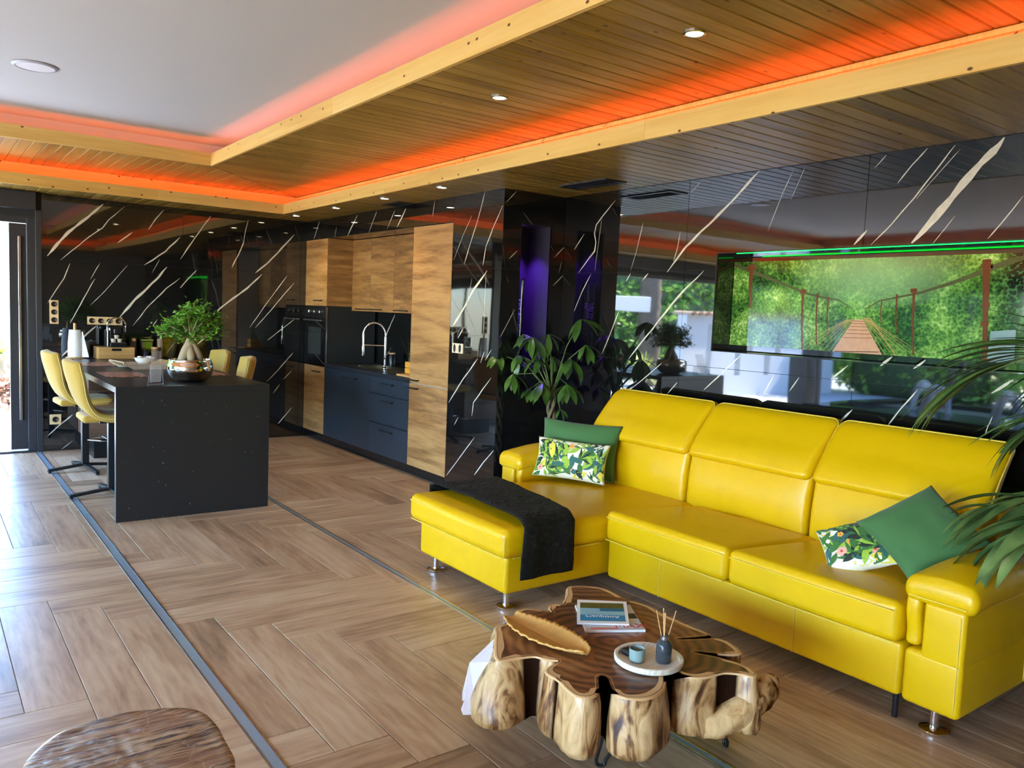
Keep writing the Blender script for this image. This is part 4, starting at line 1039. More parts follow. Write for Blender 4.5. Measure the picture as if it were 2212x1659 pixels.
def leaf_print(cover, R, w, h, t, seed, dent, items):
    """flat printed leaves and flowers lying on the cushion face; items: (kind, u, v, angle, length)"""
    mats = [MT['pr_'+k] for k in PRK]; V = []; F = []; FM = []
    def put(poly, mi, layer):
        a = len(V)
        for (u, v) in poly:
            u = max(-.985, min(.985, u)); v = max(-.985, min(.985, v))
            p = pillow_pt(u, v, w, h, t, 1, seed, dent); V.append(R @ (p+Vector((0, 0, .0012+layer*.0003))))
        F.append(tuple(range(a, a+len(poly)))); FM.append(mi)
    lay = 0
    for (k, u, v, ang, ln) in items:
        lay += 1; ca, sa = math.cos(ang), math.sin(ang)
        def loc(x, y): return (u+(x*ca-y*sa)/(w/2), v+(x*sa+y*ca)/(h/2))
        if k == 'flower':
            mi = PRK.index('pink') if ln > .02 else PRK.index('orange')
            for q in range(5):
                a = 2*PI*q/5+ang; c = (math.cos(a)*ln*.62, math.sin(a)*ln*.62)
                put([(u+(c[0]+ln*.5*math.cos(b_))/(w/2), v+(c[1]+ln*.5*math.sin(b_))/(h/2)) for b_ in [2*PI*z/8 for z in range(8)]], mi, lay % 12)
            put([(u+(ln*.3*math.cos(b_))/(w/2), v+(ln*.3*math.sin(b_))/(h/2)) for b_ in [2*PI*z/8 for z in range(8)]], PRK.index('red'), lay % 12+1)
        elif k == 'fan':
            for q in range(7):
                a = ang+(q-3)*.36; ca, sa = math.cos(a), math.sin(a); L_ = ln*(1-.06*abs(q-3)); W_ = ln*.09
                pts = [(0, 0), (L_*.3, W_), (L_*.65, W_*.9), (L_, 0), (L_*.65, -W_*.9), (L_*.3, -W_)]
                mi = PRK.index(('dark', 'green', 'lime')[(q+int(u*10)) % 3])
                # split long leaves so they follow the curved face
                for (a0, a1) in ((0, .5), (.5, 1)):
                    put([(u+(x*ca-y*sa)/(w/2), v+(x*sa+y*ca)/(h/2)) for (x, y) in [(L_*a0, -W_*(.2 if a0 == 0 else .95)), (L_*a1, -W_*(.95 if a1 < 1 else .05)), (L_*a1, W_*(.95 if a1 < 1 else .05)), (L_*a0, W_*(.2 if a0 == 0 else .95))]], mi, lay % 12)
        else:
            W_ = ln*.2
            for i in range(4):
                x0, x1 = ln*i/4, ln*(i+1)/4; f0, f1 = W_*math.sin(PI*i/4)**.8, W_*math.sin(PI*(i+1)/4)**.8
                if i == 0: f0 = W_*.06
                if i == 3: f1 = W_*.06
                put([loc(x0, -f0), loc(x1, -f1), loc(x1, f1), loc(x0, f0)], PRK.index(k), lay % 12)
    o = mk('leaf_print', V, F, mats, cover, loc=(0, 0, 0), fmat=FM); return o
PRK = ['green', 'dark', 'lime', 'yellow', 'teal', 'pink', 'orange', 'red']
for k, c in zip(PRK, ((62, 112, 48), (24, 40, 30), (156, 186, 62), (226, 206, 70), (52, 100, 92), (238, 170, 150), (240, 172, 58), (212, 70, 48))): MT['pr_'+k] = fabric('print_'+k, srgb(*c))
def jungle(seed, w, h):
    r = random.Random(seed); it = []
    for i in range(44): it.append((r.choice(['green', 'lime', 'dark', 'teal', 'green', 'yellow', 'lime']), r.uniform(-1, .95), r.uniform(-1, .9), r.uniform(-.4, 2.4), r.uniform(.07, .14)))
    for i in range(13): it.append(('fan', r.uniform(-.9, .9), r.uniform(-.95, .7), r.uniform(.6, 2.4), r.uniform(.07, .12)))
    for i in range(24): it.append((r.choice(['green', 'lime', 'dark', 'teal']), r.uniform(-1, .95), r.uniform(-1, .9), r.uniform(0, 6.28), r.uniform(.05, .09)))
    for i in range(6): it.append(('flower', r.uniform(-.8, .85), r.uniform(-.7, .75), r.uniform(0, 1), r.choice([.014, .022, .024])))
    return it
def pose(centre, normal, upv, roll):
    n = Vector(normal).normalized(); x = Vector(upv).cross(n).normalized(); y = n.cross(x)
    x2 = x*math.cos(roll)+y*math.sin(roll); y2 = -x*math.sin(roll)+y*math.cos(roll)
    M4 = Matrix((x2, y2, n)).transposed().to_4x4(); M4.translation = Vector(centre); return M4
Mg = pose((3.59, 4.0, .64), (-.84, -.52, .28), (0, 0, 1), -.03)
make_pillow('cushion', 'plain green cushion standing behind the printed one on the chaise', .56, .385, .15, MT['green'], Mg, 2)
Mj = pose((3.425, 3.885, .598), (-.84, -.52, .34), (0, 0, 1), -.03)
t_, c_, R_ = make_pillow('cushion', 'oblong cream cushion with jungle leaf print on the chaise', .50, .265, .12, MT['cream'], Mj, 3)
leaf_print(c_, R_, .50, .265, .12, 3, 0, jungle(5, .5, .265))
Mg2 = pose((3.405, 1.60, .685), (-.62, -.2, .74), (0, 0, 1), .80)
make_pillow('cushion', 'plain green cushion leaning in the corner by the sofa arm', .37, .37, .13, MT['green'], Mg2, 6)
Mj2 = pose((3.35, 1.845, .565), (-.60, -.12, .78), (0, 0, 1), .55)
t_, c_, R_ = make_pillow('cushion', 'small white cushion with jungle print lying against the green one', .31, .27, .11, MT['cream'], Mj2, 8)
leaf_print(c_, R_, .31, .27, .11, 8, 0, jungle(11, .31, .27))
# ---------------------------------------------------------------- root-slab coffee table
OUT = [(2.196, 2.485), (2.229, 2.509), (2.285, 2.487), (2.35, 2.418), (2.348, 2.339), (2.335, 2.269), (2.35, 2.219), (2.366, 2.159), (2.352, 2.078), (2.346, 1.967), (2.35, 1.872), (2.352, 1.829), (2.324, 1.825), (2.193, 1.871), (2.31, 1.813), (2.344, 1.807), (2.352, 1.753), (2.336, 1.696), (2.306, 1.656), (2.264, 1.672), (2.226, 1.705), (2.162, 1.769), (2.209, 1.691), (2.238, 1.615), (2.234, 1.558), (2.213, 1.52), (2.179, 1.518), (2.167, 1.561), (2.123, 1.598), (2.052, 1.6), (2.012, 1.616), (1.985, 1.65), (1.985, 1.69), (1.972, 1.735), (1.95, 1.69), (1.905, 1.648), (1.861, 1.617), (1.797, 1.6), (1.756, 1.609), (1.716, 1.639), (1.703, 1.67), (1.712, 1.7), (1.765, 1.775), (1.763, 1.80), (1.741, 1.791), (1.693, 1.732), (1.652, 1.701), (1.609, 1.706), (1.591, 1.739), (1.599, 1.79), (1.618, 1.855), (1.61, 1.89), (1.618, 1.923), (1.66, 1.945), (1.72, 1.955), (1.678, 1.978), (1.67, 2.026), (1.597, 2.046), (1.531, 2.055), (1.547, 2.096), (1.605, 2.18), (1.665, 2.257), (1.68, 2.292), (1.711, 2.317), (1.762, 2.311), (1.816, 2.347), (1.862, 2.399), (1.901, 2.403), (1.945, 2.374), (1.969, 2.295), (1.985, 2.346), (2.018, 2.381), (2.054, 2.379), (2.064, 2.345), (2.094, 2.384), (2.152, 2.429)]
TZ, TB = .38, .175
ct = thing('coffee_table', 'rustic tree root slab coffee table on black hairpin legs', 'table', (1.96, 1.98, 0))
def resample(poly, step):
    out = []
    n = len(poly)
    for i in range(n):
        a, b = Vector(poly[i]), Vector(poly[(i+1) % n]); k = max(1, round((b-a).length/step))
        for q in range(k): out.append(a.lerp(b, q/k))
    # smooth once
    for _ in range(2): out = [(out[i-1]+out[i]*2+out[(i+1) % len(out)])/4 for i in range(len(out))]
    return out
O = resample(OUT[::-1], .014)          # counter-clockwise
n = len(O); cen = Vector((1.98, 1.98))
def nrm(i):
    t_ = O[(i+1) % n]-O[i-1]; t_.normalize(); return Vector((t_.y, -t_.x))
NR = [nrm(i) for i in range(n)]
for _ in range(3): NR = [(NR[i-1]+NR[i]+NR[(i+1) % n]).normalized() if (NR[i-1]+NR[i]+NR[(i+1) % n]).length > 1e-4 else NR[i] for i in range(n)]
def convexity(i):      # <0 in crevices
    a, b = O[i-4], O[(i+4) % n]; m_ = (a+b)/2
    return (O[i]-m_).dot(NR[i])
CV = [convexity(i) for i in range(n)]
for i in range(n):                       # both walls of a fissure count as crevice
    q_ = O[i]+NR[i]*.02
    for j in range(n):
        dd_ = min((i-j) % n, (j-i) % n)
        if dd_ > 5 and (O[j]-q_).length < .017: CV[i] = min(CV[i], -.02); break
V = []; F = []; FM = []
prof = [(-.009, 0.0), (-.003, -.0015), (.0, -.006), (.002, -.03), (.006, -.06), (.010, -.09), (.013, -.12), (.015, -.15), (.014, -.178), (.006, -.196), (-.02, -.203)]
for j, (off, dz) in enumerate(prof):
    for i in range(n):
        k = .25 if CV[i] < -.006 else 1.0
        p3 = Vector((O[i].x*6, O[i].y*6, dz*4))
        o_ = off*k + (noise.noise(p3*1.7)*.012+noise.noise(Vector((O[i].x*38, O[i].y*38, dz*6)))*.007)*(min(1, -dz/.03))*k
        # left lobe spreads to the sawn face
        lf = max(0, min(1, (1.70-O[i].x)/.14))*max(0, min(1, (O[i].y-1.96)/.06)); o_ += lf*(-dz)*.38
        q = O[i]+NR[i]*o_
        V.append((q.x, q.y, TZ+dz))
for j in range(len(prof)-1):
    for i in range(n):
        F.append((j*n+i, (j+1)*n+i, (j+1)*n+(i+1) % n, j*n+(i+1) % n)); FM.append(1)
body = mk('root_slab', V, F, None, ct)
bm = bmesh.new(); bm.from_mesh(body.data); bm.verts.ensure_lookup_table()
top = bm.faces.new([bm.verts[i] for i in range(n)]); bot = bm.faces.new([bm.verts[(len(prof)-1)*n+i] for i in range(n)][::-1])
r_ = bmesh.ops.triangulate(bm, faces=[top, bot]); bmesh.ops.recalc_face_normals(bm, faces=bm.faces); bm.to_mesh(body.data); bm.free()
# rim attribute: crevices get their shade painted in as dark brown
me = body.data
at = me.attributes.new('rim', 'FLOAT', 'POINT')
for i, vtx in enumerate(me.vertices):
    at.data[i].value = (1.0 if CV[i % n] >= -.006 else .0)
m, nt, b = newmat('root_wood_side'); N = nt.nodes; L = nt.links
geo = N.new('ShaderNodeNewGeometry'); mp = N.new('ShaderNodeMapping'); mp.inputs['Scale'].default_value = (16, 16, 5); L.new(geo.outputs['Position'], mp.inputs[0])
n1 = N.new('ShaderNodeTexNoise'); n1.inputs['Scale'].default_value = 1.0; n1.inputs['Detail'].default_value = 7; n1.inputs['Distortion'].default_value = 2.0; L.new(mp.outputs[0], n1.inputs['Vector'])
n2 = N.new('ShaderNodeTexNoise'); n2.inputs['Scale'].default_value = 7; n2.inputs['Detail'].default_value = 4; L.new(geo.outputs['Position'], n2.inputs['Vector'])
ff = math_(nt, 'ADD', math_(nt, 'MULTIPLY', n1.outputs['Fac'], .7), math_(nt, 'MULTIPLY', n2.outputs['Fac'], .3))
colr = ramp(nt, ff, [(.36, srgb(62, 34, 16)), (.43, srgb(128, 84, 44)), (.50, srgb(190, 148, 94)), (.62, srgb(218, 180, 126)), (.8, srgb(186, 142, 90))])
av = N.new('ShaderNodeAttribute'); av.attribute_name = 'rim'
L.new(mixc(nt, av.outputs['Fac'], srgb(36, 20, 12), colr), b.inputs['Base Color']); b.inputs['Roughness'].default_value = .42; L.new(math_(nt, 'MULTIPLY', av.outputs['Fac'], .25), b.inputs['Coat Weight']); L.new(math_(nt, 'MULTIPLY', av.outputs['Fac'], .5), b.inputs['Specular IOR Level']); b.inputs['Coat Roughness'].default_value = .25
bp = N.new('ShaderNodeBump'); bp.inputs['Strength'].default_value = .7; bp.inputs['Distance'].default_value = .012; L.new(ff, bp.inputs['Height']); L.new(bp.outputs[0], b.inputs['Normal'])
MT['rootside'] = m
m2 = m.copy(); m2.name = 'root_branch_wood'
for lk in list(m2.node_tree.links):
    if lk.to_node.type == 'MIX' and lk.from_node.type == 'ATTRIBUTE': m2.node_tree.links.remove(lk)
for nd_ in m2.node_tree.nodes:
    if nd_.type == 'MIX': nd_.inputs[0].default_value = 1.0
MT['rootside2'] = m2
m, nt, b = newmat('root_wood_top'); N = nt.nodes; L = nt.links
geo = N.new('ShaderNodeNewGeometry')
n1 = N.new('ShaderNodeTexNoise'); n1.inputs['Scale'].default_value = 3.2; n1.inputs['Detail'].default_value = 3; L.new(geo.outputs['Position'], n1.inputs['Vector'])
wv = N.new('ShaderNodeTexWave'); wv.wave_type = 'RINGS'; wv.rings_direction = 'Z'; wv.inputs['Scale'].default_value = 7; wv.inputs['Distortion'].default_value = 5; wv.inputs['Detail'].default_value = 4; wv.inputs['Detail Scale'].default_value = 1.2
mpp = N.new('ShaderNodeMapping'); mpp.inputs['Location'].default_value = (-1.98, -1.98, 0); L.new(geo.outputs['Position'], mpp.inputs[0]); L.new(mpp.outputs[0], wv.inputs['Vector'])
ff = math_(nt, 'ADD', math_(nt, 'MULTIPLY', n1.outputs['Fac'], .75), math_(nt, 'MULTIPLY', wv.outputs['Fac'], .25))
L.new(ramp(nt, ff, [(.25, srgb(72, 42, 24)), (.45, srgb(116, 70, 40)), (.62, srgb(146, 94, 54)), (.8, srgb(172, 120, 72))]), b.inputs['Base Color']); b.inputs['Roughness'].default_value = .3; b.inputs['Specular IOR Level'].default_value = .5
MT['roottop'] = m; MT['sapwood'] = plain('pale_sapwood', srgb(216, 172, 118), .4, var=.15, vscale=20)
MT['sawn'] = plain('whitish_sawn_face', srgb(222, 208, 206), .55, var=.1, vscale=30)
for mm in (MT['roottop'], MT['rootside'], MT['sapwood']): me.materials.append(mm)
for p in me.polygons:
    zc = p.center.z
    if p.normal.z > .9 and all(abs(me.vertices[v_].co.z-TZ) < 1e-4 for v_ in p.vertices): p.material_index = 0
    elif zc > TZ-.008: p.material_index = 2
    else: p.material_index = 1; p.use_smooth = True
# sapwood ring on the top: narrow band just inside the edge, flush with the top
V = []; F = []
for i in range(n):
    k = 1.0 if CV[i] >= -.006 else .15
    wd = (.014+.012*noise.noise(Vector((O[i].x*9, O[i].y*9, 2))))*k
    a = O[i]-NR[i]*.0112; c = O[i]-NR[i]*(.0112+max(.002, wd)); V += [(a.x, a.y, TZ+.0004), (c.x, c.y, TZ+.0005)]
for i in range(n): j = (i+1) % n; F.append((2*i, 2*j, 2*j+1, 2*i+1))
mk('sapwood_rim', V, F, MT['sapwood'], ct)
# sawn face of the left root, pale
sf = [(1.655, 2.235, TZ-.004), (1.535, 2.062, TZ-.004), (1.475, 2.085, .20), (1.447, 2.125, .188), (1.465, 2.165, .185), (1.478, 2.165, .215), (1.483, 2.185, .2), (1.505, 2.22, .21), (1.56, 2.262, .29)]
bm = bmesh.new(); vs = [bm.verts.new(p) for p in sf]; fa = bm.faces.new(vs)
ex_ = bmesh.ops.extrude_face_region(bm, geom=[fa]); bmesh.ops.translate(bm, verts=[g_ for g_ in ex_['geom'] if isinstance(g_, bmesh.types.BMVert)], vec=(.05, -.02, -.01))
bmesh.ops.recalc_face_normals(bm, faces=bm.faces); mev = [tuple(v_.co) for v_ in bm.verts]; mef = [tuple(v_.index for v_ in f_.verts) for f_ in bm.faces]
bm.verts.index_update(); mef = [tuple(v_.index for v_ in f_.verts) for f_ in bm.faces]; bm.free()
tag(mk('sawn_face', mev, mef, MT['sawn'], ct), label='whitish sawn root face')
# low branch stub at the front right
ctl = [(2.06, 1.63, .205), (2.11, 1.585, .222), (2.17, 1.555, .25), (2.235, 1.54, .278), (2.30, 1.545, .30), (2.34, 1.558, .31)]; rc_ = [.045, .052, .05, .045, .04, .03]
pts = []; rr_ = []
for i in range(5):
    for k in range(6): pts.append(Vector(ctl[i]).lerp(Vector(ctl[i+1]), k/6)); rr_.append(rc_[i]+(rc_[i+1]-rc_[i])*k/6)
pts += [Vector(ctl[-1]), Vector(ctl[-1])+Vector((.006, .003, .001))]; rr_ += [.028, .012]
for _ in range(3): pts = [pts[0]]+[(pts[i-1]+pts[i]*2+pts[i+1])/4 for i in range(1, len(pts)-1)]+[pts[-1]]
v, f = tube_geo(pts, rr_, 18)
v = [p+Vector((noise.noise(p*22), noise.noise(p*22+Vector((5, 0, 0))), noise.noise(p*22+Vector((0, 5, 0)))))*.010 for p in v]
o = mk('branch_stub', v, f, MT['branch'] if 'branch' in MT else MT['rootside2'], ct, smooth=True)
# bow-tie keys
for (kx, ky, ka) in ((1.832, 1.93, .75), (2.085, 1.952, .2)):
    c, s = math.cos(ka), math.sin(ka); P2 = [(-.05, -.02), (0, -.009), (.05, -.02), (.05, .02), (0, .009), (-.05, .02)]
    P2 = [(kx+x*c-y*s, ky+x*s+y*c) for x, y in P2]
    mk('bow_tie_key', [(x, y, TZ+.0006) for x, y in P2]+[(x, y, TZ-.01) for x, y in P2], [tuple(range(6))]+[(i, i+6, (i+1) % 6+6, (i+1) % 6) for i in range(6)], plain('reddish_key_wood', srgb(150, 88, 40), .35), ct)
# hairpin legs
for (fx, fy, tx_, ty_) in ((1.675, 2.32, 1.71, 2.22), (1.85, 1.87, 1.87, 1.80), (2.325, 1.72, 2.24, 1.76), (2.28, 2.32, 2.24, 2.26)):
    ux, uy = tx_-fx, ty_-fy; px_, py_ = (-uy, ux); l_ = math.hypot(px_, py_) or 1; px_, py_ = px_/l_*.042, py_/l_*.042
    if fx == 1.85: px_, py_ = .036, -.028
    P = [(tx_+px_, ty_+py_, TB+.03), (fx+px_*.35, fy+py_*.35, .03)]+[(fx+px_*.33*math.cos(a), fy+py_*.33*math.cos(a), .016-.008*math.sin(a)) for a in (.4, .9, 1.57, 2.2, 2.7)]+[(fx-px_*.35, fy-py_*.35, .03), (tx_-px_, ty_-py_, TB+.03)]
    tube('hairpin_leg', P, .0062, MT['blackmetal'], ct, 8)

# ---------------------------------------------------------------- things on the table
T = TZ+.0012
# leaf dish
ld = thing('leaf_dish', 'carved wooden dish shaped like a banana leaf', 'dish', (1.80, 2.11, T))
A, B = Vector((1.772, 2.312)), Vector((1.80, 1.912)); ax_ = (B-A); Ll = ax_.length; ax_.normalize(); sx = Vector((ax_.y, -ax_.x))
NL, NW = 56, 14; V = []; F = []
for j in range(NL+1):
    s = j/NL; half = .088*(math.sin(PI*min(1, s*.93+.055))**.55)*(1+.045*math.sin(s*52))
    for i in range(NW+1):
        u = -1+2*i/NW
        p = A+ax_*(Ll*s)+sx*(u*half)
        z = T+.006+.017*abs(u)**2.2+.008*abs(2*s-1)**4 + .0022*math.sin(s*120+abs(u)*6)*min(1, abs(u)*2.5)+(-.002 if abs(u) < .08 else 0)
        V.append((p.x, p.y, z))
for j in range(NL):
    for i in range(NW): a = j*(NW+1)+i; F.append((a, a+1, a+NW+2, a+NW+1))
MT['leafdish'] = plain('honey_wood', srgb(214, 160, 84), .38, var=.12, vscale=10)
o = mk('leaf_bowl', V, F, MT['leafdish'], ld, smooth=True); md = o.modifiers.new('thickness', 'SOLIDIFY'); md.thickness = .006; md.offset = 1
tube('midrib', [tuple(A+ax_*(Ll*k/10))+(T+.009+.010*abs(2*k/10-1)**4,) for k in range(11)], .0028, MT['leafdish'], ld, 6)
# magazines
def magazine(name, lab, P4, z, th_, mats):
    """P4: four world corners going round, title edge is the last side"""
    c = sum((Vector(p) for p in P4), Vector((0, 0)))/4
    t = thing(name, lab, 'magazine', (c.x, c.y, z))
    V = [(x, y, z) for x, y in P4]+[(x, y, z+th_) for x, y in P4]
    mk('pages', V, BOXF, mats[0], t)
    return t
def quad_on(t, P4, z, u0, u1, v0, v1, mat, name):
    """rectangle in the magazine's own u/v frame: u along side 0-1, v along side 0-3"""
    o_, e1, e2 = Vector(P4[0]), Vector(P4[1])-Vector(P4[0]), Vector(P4[3])-Vector(P4[0])
    pts = [o_+e1*u+e2*v for u, v in ((u0, v0), (u1, v0), (u1, v1), (u0, v1))]
    return mk(name, [(p.x, p.y, z) for p in pts], [(0, 1, 2, 3)], mat, t)
def text_on(t, P4, z, body, u, v, size, mat, flip=False, name='lettering'):
    cu = bpy.data.curves.new(name, 'FONT'); cu.body = body; cu.size = size; cu.extrude = .0001; cu.align_x = 'CENTER'; cu.align_y = 'CENTER'
    o_, e1, e2 = Vector(P4[0]), Vector(P4[1])-Vector(P4[0]), Vector(P4[3])-Vector(P4[0])
    p = o_+e1*u+e2*v; ang = math.atan2(e1.y, e1.x)+(PI if flip else 0)
    ob = bpy.data.objects.new(name, cu); link(ob, t); ob.location = (p.x-t.location.x, p.y-t.location.y, z-t.location.z); ob.rotation_euler = (0, 0, ang)
    cu.materials.append(mat)
    bpy.context.view_layer.update(); dg = bpy.context.evaluated_depsgraph_get()
    me_ = bpy.data.meshes.new_from_object(ob.evaluated_get(dg)); mw = ob.matrix_basis.copy()
    bpy.data.objects.remove(ob); bpy.data.curves.remove(cu)
    ob = bpy.data.objects.new(name, me_); link(ob, t); ob.matrix_basis = mw
    if not me_.materials: me_.materials.append(mat)
    return ob
MT['paper'] = plain('white_paper', srgb(244, 240, 232), .45); MT['inkwhite'] = plain('white_ink', srgb(245, 245, 245), .5)
P2_ = [(1.947, 2.083), (2.145, 1.972), (2.275, 2.19), (2.085, 2.30)]
mg = magazine('magazine', 'grey magazine with red title under the framed print cover', P2_, T, .009, [MT['paper']])
quad_on(mg, P2_, T+.0094, .01, .99, .01, .99, plain('grey_cover', srgb(196, 190, 188), .3), 'cover_print')
text_on(mg, P2_, T+.0099, 'MAXI', .80, .14, .055, plain('red_ink', srgb(206, 40, 60), .4))
text_on(mg, P2_, T+.0099, 'CUISINE', .3, .06, .022, bpy.data.materials['red_ink'], name='subtitle') if False else None
quad_on(mg, P2_, T+.0098, .82, .98, .42, .62, plain('dark_cover_photo', srgb(38, 42, 34), .3), 'cover_photo')
quad_on(mg, P2_, T+.0098, .10, .55, .03, .09, plain('orange_cover_line', srgb(226, 120, 92), .4), 'cover_line')
P1_ = [(1.955, 2.140), (2.118, 2.030), (2.278, 2.206), (2.120, 2.326)]
mz = magazine('magazine', 'top magazine with white border and blue coast photo cover', P1_, T+.0105, .006, [MT['paper']])
z1_ = T+.0105+.0063
quad_on(mz, P1_, z1_, .06, .94, .09, .86, plain('pale_sea_photo', srgb(150, 196, 208), .25), 'cover_photo')
quad_on(mz, P1_, z1_+.0002, .06, .94, .09, .34, plain('blue_sea_photo', srgb(58, 136, 176), .25), 'sea_print')
quad_on(mz, P1_, z1_+.0002, .45, .94, .50, .62, plain('deep_sea_photo', srgb(36, 116, 150), .25), 'bay_print')
quad_on(mz, P1_, z1_+.0003, .06, .94, .62, .86, plain('coast_photo', srgb(96, 92, 40), .3, var=.9, vscale=40), 'coast_print')
text_on(mz, P1_, z1_+.0005, 'Antiquart', .5, .27, .034, MT['inkwhite'], True)
# tray, stone, candle cup, diffuser
tr = thing('round_tray', 'round whitewashed wooden tray on the coffee table', 'tray', (1.965, 1.785, T))
MT['whitewash'] = wood('whitewashed_wood', [(.2, srgb(196, 176, 146)), (.5, srgb(226, 214, 192)), (.8, srgb(240, 232, 216))], rough=.5, stretch=(4, 26, 26), rnd=0)
lathe('dish', [(.0, .0), (.108, 0), (.116, .006), (.117, .02), (.113, .023), (.103, .022), (.1, .012), (0, .011)], (1.965, 1.785, T), MT['whitewash'], tr, 40)
st = thing('pebble', 'smooth black pebble on the round tray', 'stone', (1.945, 1.84, T+.012))
v, f = rbox_geo((1.908, 1.812, T+.0122), (1.982, 1.868, T+.0322), .0099, 4, 4); mk('stone', v, f, plain('black_stone', srgb(30, 32, 34), .3), st, smooth=True)
cp_ = thing('candle_cup', 'frosted pale green glass candle cup on the tray', 'candle holder', (1.915, 1.792, T+.012))
MT['frost'] = plain('frosted_glass', srgb(196, 224, 214), .35, trans=.55, ior=1.2)
lathe('cup', [(0, 0), (.022, 0), (.026, .01), (.027, .045), (.024, .045), (.022, .012), (0, .01)], (1.915, 1.792, T+.0122), MT['frost'], cp_, 24)
bd = thing('reed_diffuser', 'small glass reed diffuser bottle with wooden sticks', 'diffuser', (1.99, 1.742, T+.012))
MT['smoke'] = plain('smoky_glass', srgb(120, 126, 128), .03, trans=.75, ior=1.3)
lathe('bottle', [(0, 0), (.024, 0), (.0265, .004), (.0265, .062), (.02, .072), (.013, .076), (.013, .092), (.0105, .092), (.0105, .074), (.0235, .06), (.0235, .006), (0, .005)], (1.99, 1.742, T+.0122), MT['smoke'], bd, 24)
lathe('oil', [(0, .006), (.022, .006), (.022, .038), (0, .038)], (1.99, 1.742, T+.0122), plain('amber_oil', srgb(120, 92, 60), .1, trans=.4), bd, 20)
lathe('collar', [(.0115, .078), (.0145, .078), (.0145, .09), (.0115, .09)], (1.99, 1.742, T+.0122), MT['steel'], bd, 20)
for (dx, dy, l_) in ((-.028, .018, .17), (-.012, -.008, .165), (.004, .016, .172), (.036, -.012, .165), (-.004, .004, .16)):
    tube('reed', [(1.99-dx*.25, 1.742-dy*.25, T+.02), (1.99+dx, 1.742+dy, T+.02+l_)], .0017, MT['bamboo'], bd, 6)

# ---------------------------------------------------------------- weathered stump stool in the front corner
sp_ = thing('stump_stool', 'weathered brown tree stump stool with cracked top', 'stool', (.40, 1.95, 0))
OS = [(.182, 2.075), (.215, 2.125), (.265, 2.18), (.30, 2.185), (.36, 2.20), (.425, 2.203), (.48, 2.182), (.53, 2.165), (.577, 2.13), (.60, 2.08), (.605, 2.0), (.60, 1.91), (.595, 1.82), (.56, 1.74), (.48, 1.70), (.38, 1.69), (.28, 1.73), (.21, 1.80), (.17, 1.90), (.165, 2.0)]
So = resample(OS[::-1], .02); ns = len(So)
V = []; F = []
SN = []
for i in range(ns):
    t_ = (So[(i+1) % ns]-So[i-1]).normalized(); SN.append(Vector((t_.y, -t_.x)))
SZ = .45
pr = [(-.012, 0), (-.003, -.003), (0, -.012), (.002, -.06), (-.004, -.16), (-.012, -.28), (-.008, -.40), (-.002, -.45)]
cen_ = Vector((.39, 1.95))
# top as concentric rings so that the cracked surface has relief
RG = 14
for r in range(RG):
    k = r/RG
    for i in range(ns):
        q = cen_.lerp(So[i]+SN[i]*pr[0][0], max(k, .02))
        d = (q-cen_); ang = math.atan2(d.y, d.x)
        z = SZ-.006*abs(noise.noise(Vector((q.x*9, q.y*40, 0))))-.004*abs(noise.noise(Vector((q.x*30, q.y*30, 4)))) - .014*(1-k)**1.0*0
        V.append((q.x, q.y, z))
for j, (off, dz) in enumerate(pr):
    for i in range(ns):
        o_ = off+(.01*noise.noise(Vector((So[i].x*14, So[i].y*14, dz*3)))+.004*noise.noise(Vector((So[i].x*50, So[i].y*50, dz*12))))*(1 if j > 1 else 0)
        q = So[i]+SN[i]*o_; V.append((q.x, q.y, SZ+dz))
for j in range(RG+len(pr)-1):
    for i in range(ns): F.append((j*ns+i, (j+1)*ns+i, (j+1)*ns+(i+1) % ns, j*ns+(i+1) % ns))
F.append(tuple(range(ns)))
m, nt, b = newmat('weathered_stump'); N = nt.nodes; L = nt.links
geo = N.new('ShaderNodeNewGeometry'); mp = N.new('ShaderNodeMapping'); mp.inputs['Rotation'].default_value = (0, 0, .5); mp.inputs['Scale'].default_value = (5, 60, 10); L.new(geo.outputs['Position'], mp.inputs[0])
n1 = N.new('ShaderNodeTexNoise'); n1.inputs['Scale'].default_value = 1.6; n1.inputs['Detail'].default_value = 8; n1.inputs['Distortion'].default_value = .8; L.new(mp.outputs[0], n1.inputs['Vector'])
n2 = N.new('ShaderNodeTexNoise'); n2.inputs['Scale'].default_value = 6; n2.inputs['Detail'].default_value = 3; L.new(geo.outputs['Position'], n2.inputs['Vector'])
vo = N.new('ShaderNodeTexVoronoi'); vo.feature = 'DISTANCE_TO_EDGE'; vo.inputs['Scale'].default_value = 9; 
nd = N.new('ShaderNodeVectorMath'); nd.operation = 'ADD'; n3 = N.new('ShaderNodeTexNoise'); n3.inputs['Scale'].default_value = 12; sc_ = N.new('ShaderNodeVectorMath'); sc_.operation = 'SCALE'; sc_.inputs[3].default_value = .12
L.new(geo.outputs['Position'], n3.inputs['Vector']); L.new(n3.outputs['Color'], sc_.inputs[0]); L.new(sc_.outputs[0], nd.inputs[0]); L.new(geo.outputs['Position'], nd.inputs[1]); L.new(nd.outputs[0], vo.inputs['Vector'])
c1 = ramp(nt, n1.outputs['Fac'], [(.34, srgb(40, 28, 22)), (.42, srgb(110, 80, 56)), (.54, srgb(166, 130, 92)), (.72, srgb(204, 174, 136))])
c2 = mixc(nt, math_(nt, 'MULTIPLY', math_(nt, 'SUBTRACT', n2.outputs['Fac'], .45, True), 2.2, True), c1, srgb(158, 98, 54))
crack = math_(nt, 'MULTIPLY', math_(nt, 'LESS_THAN', vo.outputs['Distance'], .006), math_(nt, 'MULTIPLY', n2.outputs['Fac'], .8))
L.new(mixc(nt, crack, c2, srgb(206, 190, 166)), b.inputs['Base Color']); b.inputs['Roughness'].default_value = .3; b.inputs['Coat Weight'].default_value = .5; b.inputs['Coat Roughness'].default_value = .15
